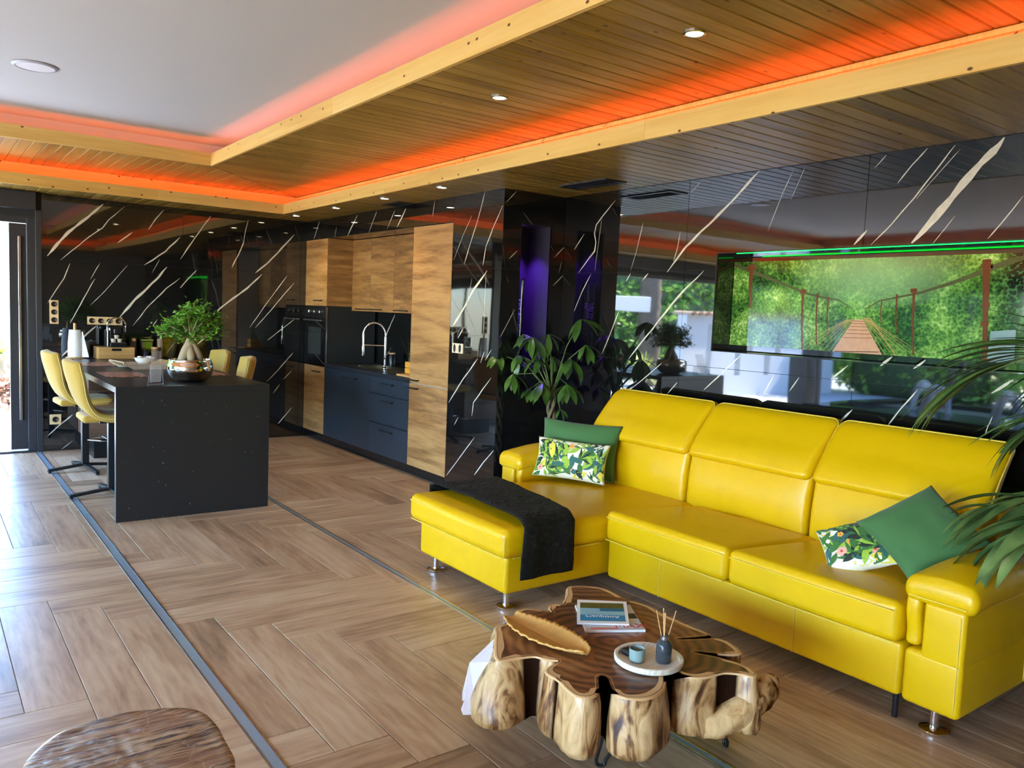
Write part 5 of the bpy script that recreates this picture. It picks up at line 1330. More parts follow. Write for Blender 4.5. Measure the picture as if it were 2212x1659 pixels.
bp = N.new('ShaderNodeBump'); bp.inputs['Strength'].default_value = .6; bp.inputs['Distance'].default_value = .01; L.new(n1.outputs['Fac'], bp.inputs['Height']); L.new(bp.outputs[0], b.inputs['Normal'])
o = mk('stump_body', V, F, m, sp_); fixn(o); autosmooth(o, 35)
# ---------------------------------------------------------------- island / breakfast bar
ix0, ix1, iy0, iy1, iz = 1.072, 2.128, 5.872, Y0-.004, .934
isl = thing('kitchen_island', 'dark stone breakfast bar with a waterfall end panel', 'kitchen island', (1.6, 7.3, 0))
box('top', (ix0, ix1, iy0, iy1, iz-.042, iz), MT['island'], isl, .0015)
box('end_panel', (ix0, ix1, iy0, iy0+.042, 0, iz-.0425), MT['island'], isl, .0015)
# small pale flecks in the end panel
rnd = random.Random(12); V = []; F = []
for (fx, fy, sz) in ((349, 865, 6), (356, 875, 4), (441, 866, 5), (489, 879, 5), (446, 894, 6), (372, 913, 4), (557, 899, 5), (354, 975, 5), (330, 966, 5), (454, 954, 4), (497, 950, 5), (352, 1000, 8), (358, 1010, 4), (416, 1018, 4), (529, 976, 5), (545, 976, 4), (343, 1040, 5), (358, 1048, 5), (278, 1098, 5), (410, 1088, 7), (352, 1115, 4), (470, 850, 4), (310, 867, 4), (272, 1000, 3), (520, 1030, 3), (440, 990, 3)):
    p = on_y(fx, fy, iy0); r = sz*5.9/FPX*.32
    a = len(V); k = 6; sq = rnd.uniform(.3, .8); an = rnd.uniform(0, 3)
    for q in range(k):
        t_ = 2*PI*q/k; dx, dz = r*math.cos(t_)*rnd.uniform(.6, 1.3), r*sq*math.sin(t_)
        V.append((p.x+dx*math.cos(an)-dz*math.sin(an), iy0-.0005, p.z+dx*math.sin(an)+dz*math.cos(an)))
    F.append(tuple(range(a, a+k)))
mk('fleck_pattern', V, F, MT['speck'], isl)
bc = thing('bar_cabinet', 'brown drawer cabinet under the far end of the bar', 'cabinet', (1.66, 8.6, 0))
box('carcass', (1.285, 1.80, 8.32, 8.93, .19, iz-.043), MT['walnutcab'], bc)
box('plinth', (1.34, 1.76, 8.38, 8.93, 0, .189), MT['blackplastic'], bc)
for (z0, z1) in ((.20, .42), (.435, .66), (.675, .885)):
    d = mk('drawer', boxv(-.375, .14, -.018, 0, -(z1-z0)/2, (z1-z0)/2), BOXF, MT['walnutcab'], bc, loc=(0, 8.318-8.6, (z0+z1)/2))
    mk('handle', boxv(-.3, .07, -.04, -.03, (z1-z0)/2-.03, (z1-z0)/2-.02), BOXF, MT['blackmetal'], d, loc=(0, 0, 0))

# ---------------------------------------------------------------- bar stools
MT['stoolfab'] = fabric('mustard_velvet', srgb(178, 142, 52), .15)
MT['stoolpipe'] = plain('stool_piping', srgb(198, 176, 110), .6)
PROF = [(-.275, 1.055), (-.262, .98), (-.240, .90), (-.215, .82), (-.18, .75), (-.13, .695), (-.06, .668), (.02, .662), (.10, .668), (.17, .668), (.195, .655)]
def prof_at(s):
    q = max(0, min(.9999, s))*(len(PROF)-1); i = int(q); t_ = q-i
    g = lambda k: Vector(PROF[max(0, min(len(PROF)-1, k))])
    a, b, c, d = g(i-1), g(i), g(i+1), g(i+2)
    p = .5*((2*b)+(c-a)*t_+(2*a-5*b+4*c-d)*t_*t_+(3*b-a-3*c+d)*t_**3)
    tg = .5*((c-a)+2*(2*a-5*b+4*c-d)*t_+3*(3*b-a-3*c+d)*t_*t_)
    return p, tg.normalized()
def make_stool():
    t = thing('bar_stool', '', 'bar stool'); t['_local'] = 1
    def df(x, y, z):
        # x: along profile 0..1, y: across, z: thickness (0 front/top .. .06 back/under)
        s = max(0, min(1, x)); p, tg = prof_at(s)
        nrm = Vector((tg.y, -tg.x))            # towards the back/under side
        if nrm.x > 0 and s < .4: nrm = -nrm
        if s >= .4 and nrm.y > 0: nrm = -nrm
        u = y/.21
        bk = max(0, min(1, (.55-s)/.4))
        wing = .055*bk*abs(u)**2.2
        wid = 1-.10*max(0, (.2-s)/.2)-.1*max(0, (s-.8)/.2)
        P = p+nrm*z
        return (P.x+wing, y*wid, P.y+.012*abs(u)**2*(1-bk)*(-1)+.02*bk*(1-abs(u))*(1 if s < .02 else 0))
    v, f = rbox_geo((0, -.21, 0), (1, .21, .062), .028, 4, 16, None)
    v = [Vector(df(p.x, p.y, p.z)) for p in v]
    o = mk('shell', v, f, MT['stoolfab'], t, smooth=True); fixn(o)
    for sg in (-1, 1):
        tube('edge_piping', [df(.02+.96*k/26, sg*.211, .03) for k in range(27)], .0045, MT['stoolpipe'], t, 6)
    v, f = rbox_geo((-.225, -.17, .592), (-.10, .17, .645), .024, 3, 4); mk('back_roll', v, f, MT['stoolfab'], t, smooth=True)
    box('seat_plate', (-.10, .10, -.10, .10, .578, .605), MT['blackmetal'], t, .004)
    tube('back_loop', [(-.285, -.06, 1.02), (-.305, -.05, 1.06), (-.305, .05, 1.06), (-.285, .06, 1.02)], .006, MT['steel'], t, 6)
    box('post', (-.028, .028, -.028, .028, .05, .58), MT['blackmetal'], t, .003)
    for k in range(4):
        a = k*PI/2+.12
        c, s = math.cos(a), math.sin(a)
        V = []
        for (r, zt, w_) in ((.02, .062, .018), (.30, .034, .015)):
            for (dy, dz) in ((-w_, -.022), (w_, -.022), (w_, 0), (-w_, 0)):
                V.append((r*c-dy*s, r*s+dy*c, zt+dz))
        mk('base_arm', V, [(0, 1, 5, 4), (1, 2, 6, 5), (2, 3, 7, 6), (3, 0, 4, 7), (3, 2, 1, 0), (4, 5, 6, 7)], MT['blackmetal'], t)
        mk('foot_pad', *lathe_geo([(.012, 0), (.012, .013), (0, .013)], (.285*c, .285*s, 0), 10), MT['blackplastic'], t)
    tube('footrest', [(.0, -.0, .27), (.10, -.12, .27), (.17, -.12, .27), (.17, .12, .27), (.10, .12, .27), (0, 0, .27)], .008, MT['steel'], t, 8)
    return t
st0 = make_stool()
spots = [(1.185, 7.85, .06, 'mustard bar stool at the left side of the bar, nearer the glass door'), (1.205, 6.76, .0, 'mustard bar stool at the left side of the bar, nearer the camera'),
         (2.17, 8.06, PI+.1, 'mustard bar stool mostly hidden behind the bonsai pot'), (2.10, 7.12, PI-.15, 'mustard bar stool on the kitchen side, its back showing right of the bonsai')]
for i, (x, y, rz, lab) in enumerate(spots):
    s = st0 if i == 0 else copy_tree(st0)
    s.location = (x, y, 0); s.rotation_euler = (0, 0, rz); tag(s, lab, 'bar stool', 'mustard stools round the bar')

# ---------------------------------------------------------------- on the bar
TI = iz+.0008
m, nt, b = newmat('coffee_bean_print'); N = nt.nodes; L = nt.links
tc = N.new('ShaderNodeTexCoord'); vo = N.new('ShaderNodeTexVoronoi'); vo.inputs['Scale'].default_value = 42; L.new(tc.outputs['Object'], vo.inputs['Vector'])
L.new(ramp(nt, vo.outputs['Distance'], [(0.0, srgb(240, 206, 184)), (.3, srgb(214, 156, 122)), (.55, srgb(168, 110, 84)), (.8, srgb(84, 50, 40))]), b.inputs['Base Color']); b.inputs['Roughness'].default_value = .35
MT['beans'] = m
for (cx, cy, rz, lab) in ((1.30, 7.93, 0, 'coffee bean placemat in front of the farther left stool'), (1.30, 6.83, 0, 'coffee bean placemat in front of the nearer left stool'), (1.92, 6.85, .06, 'coffee bean placemat on the kitchen side right of the bonsai')):
    t = thing('placemat', lab, 'placemat', (cx, cy, TI), rz, group='coffee bean placemats'); t['_local'] = 1
    mk('mat_sheet', *rbox_geo((-.15, -.215, 0), (.15, .215, .004), .0019, 1, 1), MT['beans'], t)
# paper towel
t = thing('paper_towel', 'white paper towel roll on a wooden stand', 'paper towel', (1.235, 8.74, TI))
lathe('stand', [(.078, 0), (.08, .004), (.078, .012), (.0, .012)], (1.235, 8.74, TI), MT['bamboo'], t, 28)
tube('rod', [(1.235, 8.74, TI+.012), (1.235, 8.74, TI+.34)], .0135, MT['bamboo'], t, 12)
lathe('roll', [(.02, .014), (.062, .014), (.06, .15), (.05, .275), (.02, .275)], (1.235, 8.74, TI), plain('white_tissue', srgb(236, 236, 234), .8, bump=.2, bscale=60), t, 28)
mk('loose_sheet', [(1.29, 8.72, TI+.255), (1.297, 8.70, TI+.26), (1.345, 8.66, TI+.013), (1.29, 8.70, TI+.013)], [(0, 1, 2, 3)], bpy.data.materials['white_tissue'], t)
# capsule drawer box and machine
bx0, bx1, by0, by1 = 1.415, 1.745, 8.59, 8.86
t = thing('drawer_box', 'bamboo capsule drawer box under the coffee machine', 'box', ((bx0+bx1)/2, (by0+by1)/2, TI))
v, f = merge([(boxv(bx0, bx1, by0+.012, by1, TI, TI+.008), BOXF), (boxv(bx0, bx1, by0+.012, by1, TI+.104, TI+.114), BOXF), (boxv(bx0, bx0+.01, by0+.012, by1, TI+.008, TI+.104), BOXF), (boxv(bx1-.01, bx1, by0+.012, by1, TI+.008, TI+.104), BOXF), (boxv(bx0, bx1, by1-.01, by1, TI+.008, TI+.104), BOXF)])
mk('case', v, f, MT['bamboo'], t)
v, f = merge([(boxv(bx0+.006, bx1-.006, by0, by0+.011, TI+.004, TI+.08), BOXF), (boxv(bx0+.006, bx0+.12, by0, by0+.011, TI+.08, TI+.108), BOXF), (boxv(bx1-.12, bx1-.006, by0, by0+.011, TI+.08, TI+.108), BOXF)])
mk('drawer', v, f, MT['bamboo'], t)
box('finger_slot', (bx0+.121, bx1-.121, by0+.006, by0+.0115, TI+.081, TI+.1035), MT['blackplastic'], t)
ZB = TI+.1148
cmx, cmy = 1.60, 8.70
t = thing('coffee_machine', 'black coffee machine with chrome lever on the bamboo box', 'coffee machine', (cmx, cmy, ZB))
v, f = rbox_geo((cmx-.085, cmy-.03, ZB), (cmx+.075, cmy+.12, ZB+.215), .03, 3, 3); mk('body', v, f, MT['glassblack'], t, smooth=True)
box('side_panel', (cmx-.098, cmx-.086, cmy-.06, cmy+.10, ZB+.002, ZB+.165), MT['steel'], t, .003)
box('drip_tray', (cmx-.08, cmx+.07, cmy-.11, cmy-.031, ZB, ZB+.045), MT['blackplastic'], t, .006)
box('drip_grid', (cmx-.07, cmx+.06, cmy-.105, cmy-.04, ZB+.0452, ZB+.05), MT['steel'], t)
box('spout', (cmx-.04, cmx+.03, cmy-.07, cmy-.031, ZB+.13, ZB+.185), MT['blackplastic'], t, .008)
lev = [(cmx-.088, cmy, ZB+.15), (cmx-.088, cmy, ZB+.21)]+[(cmx-.005-.083*math.cos(PI*k/12), cmy-.01, ZB+.215+.075*math.sin(PI*k/12)) for k in range(13)]+[(cmx+.078, cmy, ZB+.21), (cmx+.078, cmy, ZB+.15)]
tube('lever', lev, .007, MT['chrome'], t, 10)
cups = [(cmx-.045, cmy-.075, ZB+.0503), (cmx+.012, cmy-.075, ZB+.0503), (cmx-.016, cmy-.08, ZB+.0865)]
for i, (x, y, z) in enumerate(cups):
    t = thing('coffee_capsule', ('pale round capsule bottom left in the machine tray', 'pale round capsule bottom right in the machine tray', 'pale round capsule stacked on the other two')[i], 'capsule', (x, y, z), group='capsules in the coffee machine')
    lathe('capsule_body', [(.016, 0), (.02, .004), (.024, .03), (.026, .034), (0, .035)], (x, y, z), MT['capsule'] if 'capsule' in MT else MT.setdefault('capsule', plain('cream_capsule', srgb(206, 190, 170), .3)), t, 16)
# jars and packets by the wall
def jar(name, lab, x, y, r, h, col, lid, lidh=.018, rough=.2, cat='jar'):
    t = thing(name, lab, cat, (x, y, TI))
    lathe('body', [(r*.92, 0), (r, .006), (r, h-lidh-.004), (r*.9, h-lidh)], (x, y, TI), col, t, 20)
    lathe('lid', [(r*.95, h-lidh+.0005), (r*.97, h), (0, h)], (x, y, TI), lid, t, 20); return t
t = thing('tea_tin', 'square tea tin with a yellow green panel', 'tin', (1.90, 8.82, TI))
box('tin_body', (1.845, 1.955, 8.78, 8.87, TI, TI+.175), plain('dark_tin', srgb(30, 32, 26), .3), t, .004); box('lid', (1.843, 1.957, 8.778, 8.872, TI+.1755, TI+.19), plain('olive_lid', srgb(140, 150, 66), .35), t, .003)
box('label_panel', (1.855, 1.945, 8.7785, 8.7798, TI+.055, TI+.165), plain('green_label', srgb(110, 128, 30), .4, var=.5, vscale=30), t)
jar('spice_jar', 'tall jar with pale and red bands beside the tea tin', 2.03, 8.82, .03, .215, plain('banded_jar', srgb(160, 140, 110), .25, var=.5, vscale=18), MT['blackplastic'])
jar('storage_jar', 'low tan ceramic jar in front of the tea tin', 1.955, 8.72, .036, .115, plain('tan_ceramic', srgb(150, 118, 86), .4), MT['bamboo'])
jar('storage_jar', 'dark blue jar at the foot of the tea tin', 1.862, 8.70, .03, .09, plain('navy_ceramic', srgb(34, 42, 70), .35), MT['blackplastic'])
jar('pepper_mill', 'brown turned mill right of the coffee machine', 1.775, 8.79, .022, .2, MT['walnutcab'], MT['bamboo'], .03, cat='mill')
jar('dark_canister', 'tall dark canister left of the coffee machine', 1.452, 8.885, .034, .30, plain('dark_canister', srgb(22, 24, 32), .3), MT['blackplastic'], cat='canister') if False else None
# wooden tray with bowl
t = thing('serving_tray', 'wooden serving tray with curved handles in the middle of the bar', 'tray', (1.58, 7.48, TI), .15); t['_local'] = 1
V = []; F = []; NUv = 16
def tray_z(v): return .006+.055*abs(v)**3.2
for i in (0, 1):
    for k in range(NUv+1):
        v_ = -1+2*k/NUv; x = -.17 if i == 0 else .17
        V.append((v_*.22, x, tray_z(v_)))
for k in range(NUv): F.append((k, k+1, NUv+2+k, NUv+1+k))
o = mk('floor_board', V, F, MT['bamboo'], t); md = o.modifiers.new('thickness', 'SOLIDIFY'); md.thickness = .006; md.offset = 1
for sg in (-1, 1):
    V = []; F = []
    for k in range(NUv+1):
        v_ = -1+2*k/NUv; V += [(v_*.22, sg*.17, 0.0 if abs(v_) < .75 else tray_z(v_)-.012), (v_*.22, sg*.17, max(.042, tray_z(v_)))]
    for k in range(NUv): F.append((2*k, 2*k+2, 2*k+3, 2*k+1))
    o = mk('side_rail', V, F, MT['whitewash'], t); md = o.modifiers.new('thickness', 'SOLIDIFY'); md.thickness = .01; md.offset = 0
t = thing('white_bowl', 'white bowl of wrapped sweets standing on the tray', 'bowl', (1.60, 7.50, TI+.013))
lathe('bowl', [(.03, 0), (.035, .004), (.075, .05), (.085, .075), (.081, .075), (.07, .05), (.0, .012)], (1.60, 7.50, TI+.0135), plain('white_china', srgb(240, 236, 222), .25), t, 28)
rnd = random.Random(4)
sw = None
for k in range(11):
    x, y, z = 1.60+rnd.uniform(-.05, .05), 7.50+rnd.uniform(-.05, .05), TI+.078+rnd.uniform(-.004, .02)
    s = thing('wrapped_sweet', 'small pale wrapped sweet in the white bowl', 'sweet', (x, y, z), rnd.uniform(0, 3), group='sweets in the white bowl'); s['_local'] = 1
    v, f = rbox_geo((-.017, -.011, -.008), (.017, .011, .008), .006, 2, 1); mk('wrapper', v, f, MT['sweet'] if 'sweet' in MT else MT.setdefault('sweet', plain('cream_wrapper', srgb(226, 204, 184), .4, var=.3, vscale=60)), s, smooth=True)
# clear acrylic leaflet holder
t = thing('leaflet_holder', 'clear acrylic leaflet holder at the front of the bar', 'leaflet holder', (1.335, 5.99, TI), .0)
def sheet(P, name, mat=MT['acrylic'], th_=.003):
    o = mk(name, P, [(0, 1, 2, 3)], mat, t); md = o.modifiers.new('thickness', 'SOLIDIFY'); md.thickness = th_; md.offset = 0; return o
hx0, hx1 = 1.285, 1.40
sheet([(hx0+.02, 5.95, TI+.02), (hx1-.012, 6.0, TI+.02), (hx1+.0, 6.05, TI+.235), (hx0+.045, 6.0, TI+.235)], 'back_plate')
sheet([(hx0+.01, 5.925, TI+.02), (hx1-.022, 5.975, TI+.02), (hx1-.012, 6.0, TI+.12), (hx0+.025, 5.955, TI+.12)], 'front_plate')
sheet([(hx0-.01, 5.915, TI+.0015), (hx1-.02, 5.965, TI+.0015), (hx1+.02, 6.06, TI+.0015), (hx0+.03, 6.01, TI+.0015)], 'foot_plate')
sheet([(hx0-.012, 5.90, TI+.003), (hx0+.0, 5.93, TI+.003), (hx0+.03, 5.97, TI+.21), (hx0+.022, 5.955, TI+.10)], 'side_plate')
sheet([(hx1-.0, 5.99, TI+.003), (hx1+.02, 6.06, TI+.003), (hx1+.012, 6.055, TI+.1), (hx1-.008, 6.0, TI+.1)], 'side_plate')
# ---------------------------------------------------------------- bonsai in bronze mirror pot
bxc, byc = 1.638, 6.20
t = thing('bonsai', 'ficus bonsai with thick pale trunk in a mirrored pot', 'bonsai', (bxc, byc, TI))
MT['mirrorpot'] = plain('bronze_mirror_glaze', (.62, .56, .48), .07, 1, bump=.25, bscale=9)
prof_ = [(.07, 0), (.105, .006), (.14, .03), (.16, .07), (.166, .1), (.160, .135), (.150, .158), (.152, .166), (.146, .166), (.143, .15), (.0, .148)]
lathe('pot', prof_, (bxc, byc, TI), MT['mirrorpot'], t, 40, 60)
lathe('soil', [(.0, .152), (.1, .154), (.142, .151)], (bxc, byc, TI), plain('dark_soil', srgb(26, 20, 16), .9, bump=1, bscale=60), t, 24)
MT['ficusbark'] = plain('pale_ficus_bark', srgb(168, 146, 116), .7, bump=.6, bscale=25, var=.3, vscale=12)
B0 = Vector((bxc, byc, TI+.14))
parts = [tube_geo([B0+Vector((-.075, -.02, .0)), B0+Vector((-.055, -.015, .045)), B0+Vector((-.028, 0, .09)), B0+Vector((-.005, 0, .14)), B0+Vector((.01, .0, .20)), B0+Vector((.0, .0, .24))], [.026, .032, .038, .034, .026, .016], 10),
         tube_geo([B0+Vector((.07, .0, .0)), B0+Vector((.058, 0, .045)), B0+Vector((.03, 0, .10)), B0+Vector((.008, 0, .16))], [.028, .036, .038, .026], 10),
         tube_geo([B0+Vector((.0, -.05, .0)), B0+Vector((-.005, -.03, .06)), B0+Vector((.0, .0, .12))], [.026, .032, .032], 10)]
v, f = merge(parts); mk('trunk', v, f, MT['ficusbark'], t, smooth=True)
rnd = random.Random(21); br = []; tips = []
for k in range(40):
    az = rnd.uniform(0, 2*PI); el = rnd.uniform(-.15, 1.4); l_ = rnd.uniform(.12, .235)
    a = B0+Vector((.005, 0, .19)); d = Vector((math.cos(az)*math.cos(el)*1.05, math.sin(az)*math.cos(el)*1.0, math.sin(el)*.95))
    mid = a+d*l_*.5+Vector((0, 0, .015)); e = a+d*l_+Vector((0, 0, .02)); br.append(tube_geo([a, mid, e], [.011, .006, .003], 6)); tips += [mid.lerp(e, .3), mid.lerp(e, .7), e, e]
v, f = merge(br); o = mk('branches', v, f, MT['ficusbark'], t, smooth=True); tag(o, kind='stuff')
V = []; F = []
MT['ficusleaf'] = leafmat('ficus_leaf', srgb(40, 92, 28), srgb(122, 176, 56), .3, .2)
for k in range(1500):
    c = rnd.choice(tips)+Vector((rnd.gauss(0, .03), rnd.gauss(0, .03), rnd.gauss(.008, .026)))
    az = rnd.uniform(0, 2*PI); el = rnd.uniform(-.35, .9); d = Vector((math.cos(az)*math.cos(el), math.sin(az)*math.cos(el), math.sin(el))); s = d.cross(Vector((rnd.gauss(0, .4), rnd.gauss(0, .4), 1))).normalized(); l_ = rnd.uniform(.028, .048); n_ = d.cross(s)
    a = len(V); V += [c, c+d*l_*.35+s*l_*.24+n_*.003, c+d*l_*.7+s*l_*.2+n_*.003, c+d*l_-n_*.002, c+d*l_*.7-s*l_*.2+n_*.003, c+d*l_*.35-s*l_*.24+n_*.003, c+d*l_*.5-n_*.003]
    F += [(a, a+1, a+6), (a+1, a+2, a+6), (a+2, a+3, a+6), (a+3, a+4, a+6), (a+4, a+5, a+6), (a+5, a, a+6)]
o = mk('foliage', V, F, MT['ficusleaf'], t); tag(o, kind='stuff')
# ---------------------------------------------------------------- lit picture in the wall niche: rope bridge in the jungle
xp = X0+ND-.004                       # print plane
pic = thing('jungle_picture', 'wide printed panel of a rope bridge in green jungle set in wall niche', 'picture', (xp, (NY0+NY1)/2, NZ0+.045))
PZ0, PZ1, PYa, PYb = 1.39, 1.948, NY0+.004, NY1-.003
m, nt, b = newmat('jungle_print'); N = nt.nodes; L = nt.links
geo = N.new('ShaderNodeNewGeometry')
n1 = N.new('ShaderNodeTexNoise'); n1.inputs['Scale'].default_value = 5; n1.inputs['Detail'].default_value = 9; n1.inputs['Roughness'].default_value = .72; L.new(geo.outputs['Position'], n1.inputs['Vector'])
vo = N.new('ShaderNodeTexVoronoi'); vo.inputs['Scale'].default_value = 60; L.new(geo.outputs['Position'], vo.inputs['Vector'])
ff = math_(nt, 'ADD', n1.outputs['Fac'], math_(nt, 'MULTIPLY', math_(nt, 'SUBTRACT', vo.outputs['Distance'], .4), .22))
L.new(ramp(nt, ff, [(.3, srgb(10, 30, 12)), (.42, srgb(34, 74, 24)), (.52, srgb(72, 120, 44)), (.62, srgb(122, 166, 74)), (.74, srgb(200, 216, 144))]), b.inputs['Base Color'])
sep = N.new('ShaderNodeSeparateXYZ'); L.new(geo.outputs['Position'], sep.inputs[0])
cbase = b.inputs['Base Color'].links[0].from_socket
dy_ = math_(nt, 'DIVIDE', math_(nt, 'SUBTRACT', sep.outputs['Y'], 2.5), .55); dz_ = math_(nt, 'DIVIDE', math_(nt, 'SUBTRACT', sep.outputs['Z'], 1.86), .22)
rad_ = math_(nt, 'SUBTRACT', 1.0, math_(nt, 'ADD', math_(nt, 'MULTIPLY', dy_, dy_), math_(nt, 'MULTIPLY', dz_, dz_)), True)
far_ = mixc(nt, math_(nt, 'MULTIPLY', rad_, .75), cbase, srgb(150, 186, 140))
drk_ = math_(nt, 'MULTIPLY', math_(nt, 'SUBTRACT', 2.0, math_(nt, 'ADD', sep.outputs['Y'], math_(nt, 'MULTIPLY', n1.outputs['Fac'], .25))), 9.0, True)
L.new(mixc(nt, drk_, far_, mixc(nt, math_(nt, 'GREATER_THAN', vo.outputs['Distance'], .62), srgb(10, 24, 14), srgb(60, 104, 62))), b.inputs['Base Color'])
b.inputs['Roughness'].default_value = .06; b.inputs['IOR'].default_value = 1.7
MT['jungleprint'] = m
box('print_sheet', (xp, xp+.004, PYa, PYb, PZ0, PZ1), m, pic)
def pz(px, py): 
    p = on_x(px, py, xp); return (p.y, p.z)
PR = dict(rope=plain('print_rope', srgb(84, 84, 56), .1, var=.4, vscale=60), red=plain('print_rope_red', srgb(112, 58, 38), .1, var=.3, vscale=60), deck=plain('print_deck', srgb(206, 156, 130), .1, var=.15, vscale=30), deck2=plain('print_deck_line', srgb(150, 92, 66), .1), tan=plain('print_net', srgb(176, 146, 92), .1), dark=plain('print_shadow_leaves', srgb(14, 34, 18), .1, var=.8, vscale=25), pale=plain('print_mist', srgb(150, 186, 140), .1, var=.3, vscale=12), blue=plain('print_water', srgb(136, 158, 170), .1, var=.3, vscale=20))
lay_ = [0]
def pstrip(pts, wpx, mat, name):
    lay_[0] += 1; V = []; F = []
    P = [Vector(pz(*p)) for p in pts]
    for i, p in enumerate(P):
        t_ = (P[min(i+1, len(P)-1)]-P[max(i-1, 0)]).normalized(); s = Vector((-t_.y, t_.x)); ww = (wpx[i] if isinstance(wpx, list) else wpx)*.5*4.9/FPX
        for sg in (1, -1): q = p+s*ww*sg; V.append((xp-.0004-.00012*(lay_[0] % 9), max(PYa, min(PYb, q.x)), max(PZ0, min(PZ1, q.y))))
        if i: a = 2*i; F.append((a-2, a-1, a+1, a))
    return mk(name, V, F, mat, pic)
def ppoly(pts, mat, name):
    lay_[0] += 1
    return mk(name, [(xp-.0004-.00012*(lay_[0] % 9), max(PYa, min(PYb, p[0])), max(PZ0, min(PZ1, p[1]))) for p in [pz(*q) for q in pts]], [tuple(range(len(pts)))], mat, pic)
ppoly([(2140, 716), (2195, 712), (2190, 790), (2130, 788)], PR['blue'], 'waterfall_print')
ppoly([(1845, 690), (1864, 690), (1905, 772), (1797, 766)], PR['deck'], 'deck_print')
for k in range(9):
    f_ = (k+1)/10; y_ = 690+(770-690)*f_**1.4; xl, xr = 1845+(1797-1845)*f_**1.4, 1864+(1905-1864)*f_**1.4; pstrip([(xl, y_), (xr, y_+1.5)], 1.4, PR['deck2'], 'deck_line_print')
for k in range(7):
    pstrip([(1843-2*k, 690), (1790-14*k, 770)], 1.3, PR['tan'], 'net_print'); pstrip([(1866+1.5*k, 690), (1912+16*k, 776)], 1.3, PR['tan'], 'net_print')
pstrip([(1866, 688), (1880, 688), (1935, 775)], 3, PR['tan'], 'net_print')
pstrip([(1586, 572), (1620, 585), (1690, 612), (1735, 632), (1775, 642), (1812, 648), (1842, 668)], [9, 9, 6, 5, 4, 3, 2], PR['rope'], 'rope_print')
pstrip([(2260, 540), (2180, 565), (2120, 588), (2060, 610), (1990, 632), (1940, 642), (1900, 650), (1868, 668)], [11, 11, 9, 7, 5, 4, 3, 2], PR['rope'], 'rope_print')
for (x, y0, y1, w_) in ((1624, 570, 665, 11), (1735, 625, 755, 6), (1766, 634, 745, 4), (1790, 642, 715, 3), (2132, 560, 790, 12), (1975, 625, 765, 5), (1938, 636, 720, 3.5), (1905, 648, 700, 2.5)):
    pstrip([(x, y0), (x-3, (y0+y1)/2), (x-6 if x > 2000 else x-2, y1)], [w_*1.2, w_*.8, w_*.7], PR['red'], 'hanger_print')
for (x, y, w_) in ((2132, 575, 26), (2130, 660, 18), (2127, 700, 18), (1974, 628, 14), (1624, 580, 20), (1735, 630, 14)): pstrip([(x-w_/2, y), (x+w_/2, y-1)], 8, PR['red'], 'knot_print')
# metal edge round the niche and green light line
edge = .004
v, f = merge([(boxv(X0-.002, X0+.01, NY0, NY1, NZ1-edge, NZ1-.0002), BOXF), (boxv(X0-.002, X0+.01, NY0, NY1, NZ0+.0002, NZ0+edge), BOXF), (boxv(X0-.002, X0+.01, NY1-edge, NY1-.0002, NZ0+edge, NZ1-edge), BOXF)])
ne = mk('trim_4', v, f, MT['blackmetal']); tag(ne, kind='structure')
gl_ = box('led_line', (X0+.05, X0+.0545, NY0+.01, NY1-.12, NZ1-.0045, NZ1-.001), MT['ledgreen']); tag(gl_, 'green light line along the top of the picture niche', 'light strip')

# ---------------------------------------------------------------- vase niche
vx, vy = 3.875, PY0+.10
sp1 = thing('niche_spotlight', 'small violet spotlight in the top of the vase niche', 'spotlight', (3.95, PY0+.16, VN[3]))
lathe('ring', [(.038, -.006), (.038, -.0005), (.03, -.0005), (.03, -.006)], (3.95, PY0+.16, VN[3]), MT['blackmetal'], sp1, 20)
lathe('lens', [(.0, -.004), (.029, -.004), (.029, -.001), (0, -.001)], (3.95, PY0+.16, VN[3]), MT['ledviolet'], sp1, 20)
sl = bpy.data.lights.new('violet_spot', 'SPOT'); sl.energy = 13; sl.color = (.22, .04, 1); sl.spot_size = math.radians(80); sl.spot_blend = .6; sl.shadow_soft_size = .02
so_ = bpy.data.objects.new('violet_spot', sl); COL.objects.link(so_); so_.location = (3.95, PY0+.16, VN[3]-.012)
gv = thing('glass_vase', 'tall clear glass cylinder vase in the violet lit niche', 'vase', (vx, vy, VN[2]))
zv = VN[2]+.001
lathe('glass', [(0, 0), (.062, 0), (.064, .004), (.064, .70), (.060, .70), (.060, .012), (0, .01)], (vx, vy, zv), MT['glass'], gv, 28)
bn = thing('dried_flowers', 'bunch of pale dried flowers inside the glass vase', 'dried flowers', (vx, vy, zv+.013))
rnd = random.Random(8); parts = []
for k in range(10):
    a = rnd.uniform(0, 6.28); r = rnd.uniform(.0, .03); parts.append(tube_geo([(vx+r*.4*math.cos(a), vy+r*.4*math.sin(a), zv+.014), (vx+r*math.cos(a), vy+r*math.sin(a), zv+rnd.uniform(.3, .5))], .0018, 5))
v, f = merge(parts); o = mk('stems', v, f, MT['bamboo'], bn); tag(o, kind='stuff')
V = []; F = []
for k in range(420):
    a = rnd.uniform(0, 6.28); r = .052*math.sqrt(rnd.random()); c = Vector((vx+r*math.cos(a), vy+r*math.sin(a), zv+rnd.uniform(.22, .54)))
    d = Vector((rnd.gauss(0, 1), rnd.gauss(0, 1), rnd.gauss(0, 1))).normalized()*.008; s = d.orthogonal().normalized()*.004; q = len(V); V += [c-d, c+s, c+d, c-s]; F.append((q, q+1, q+2, q+3))
o = mk('blossoms', V, F, plain('pale_blossom', srgb(226, 220, 232), .7), bn); tag(o, kind='stuff')

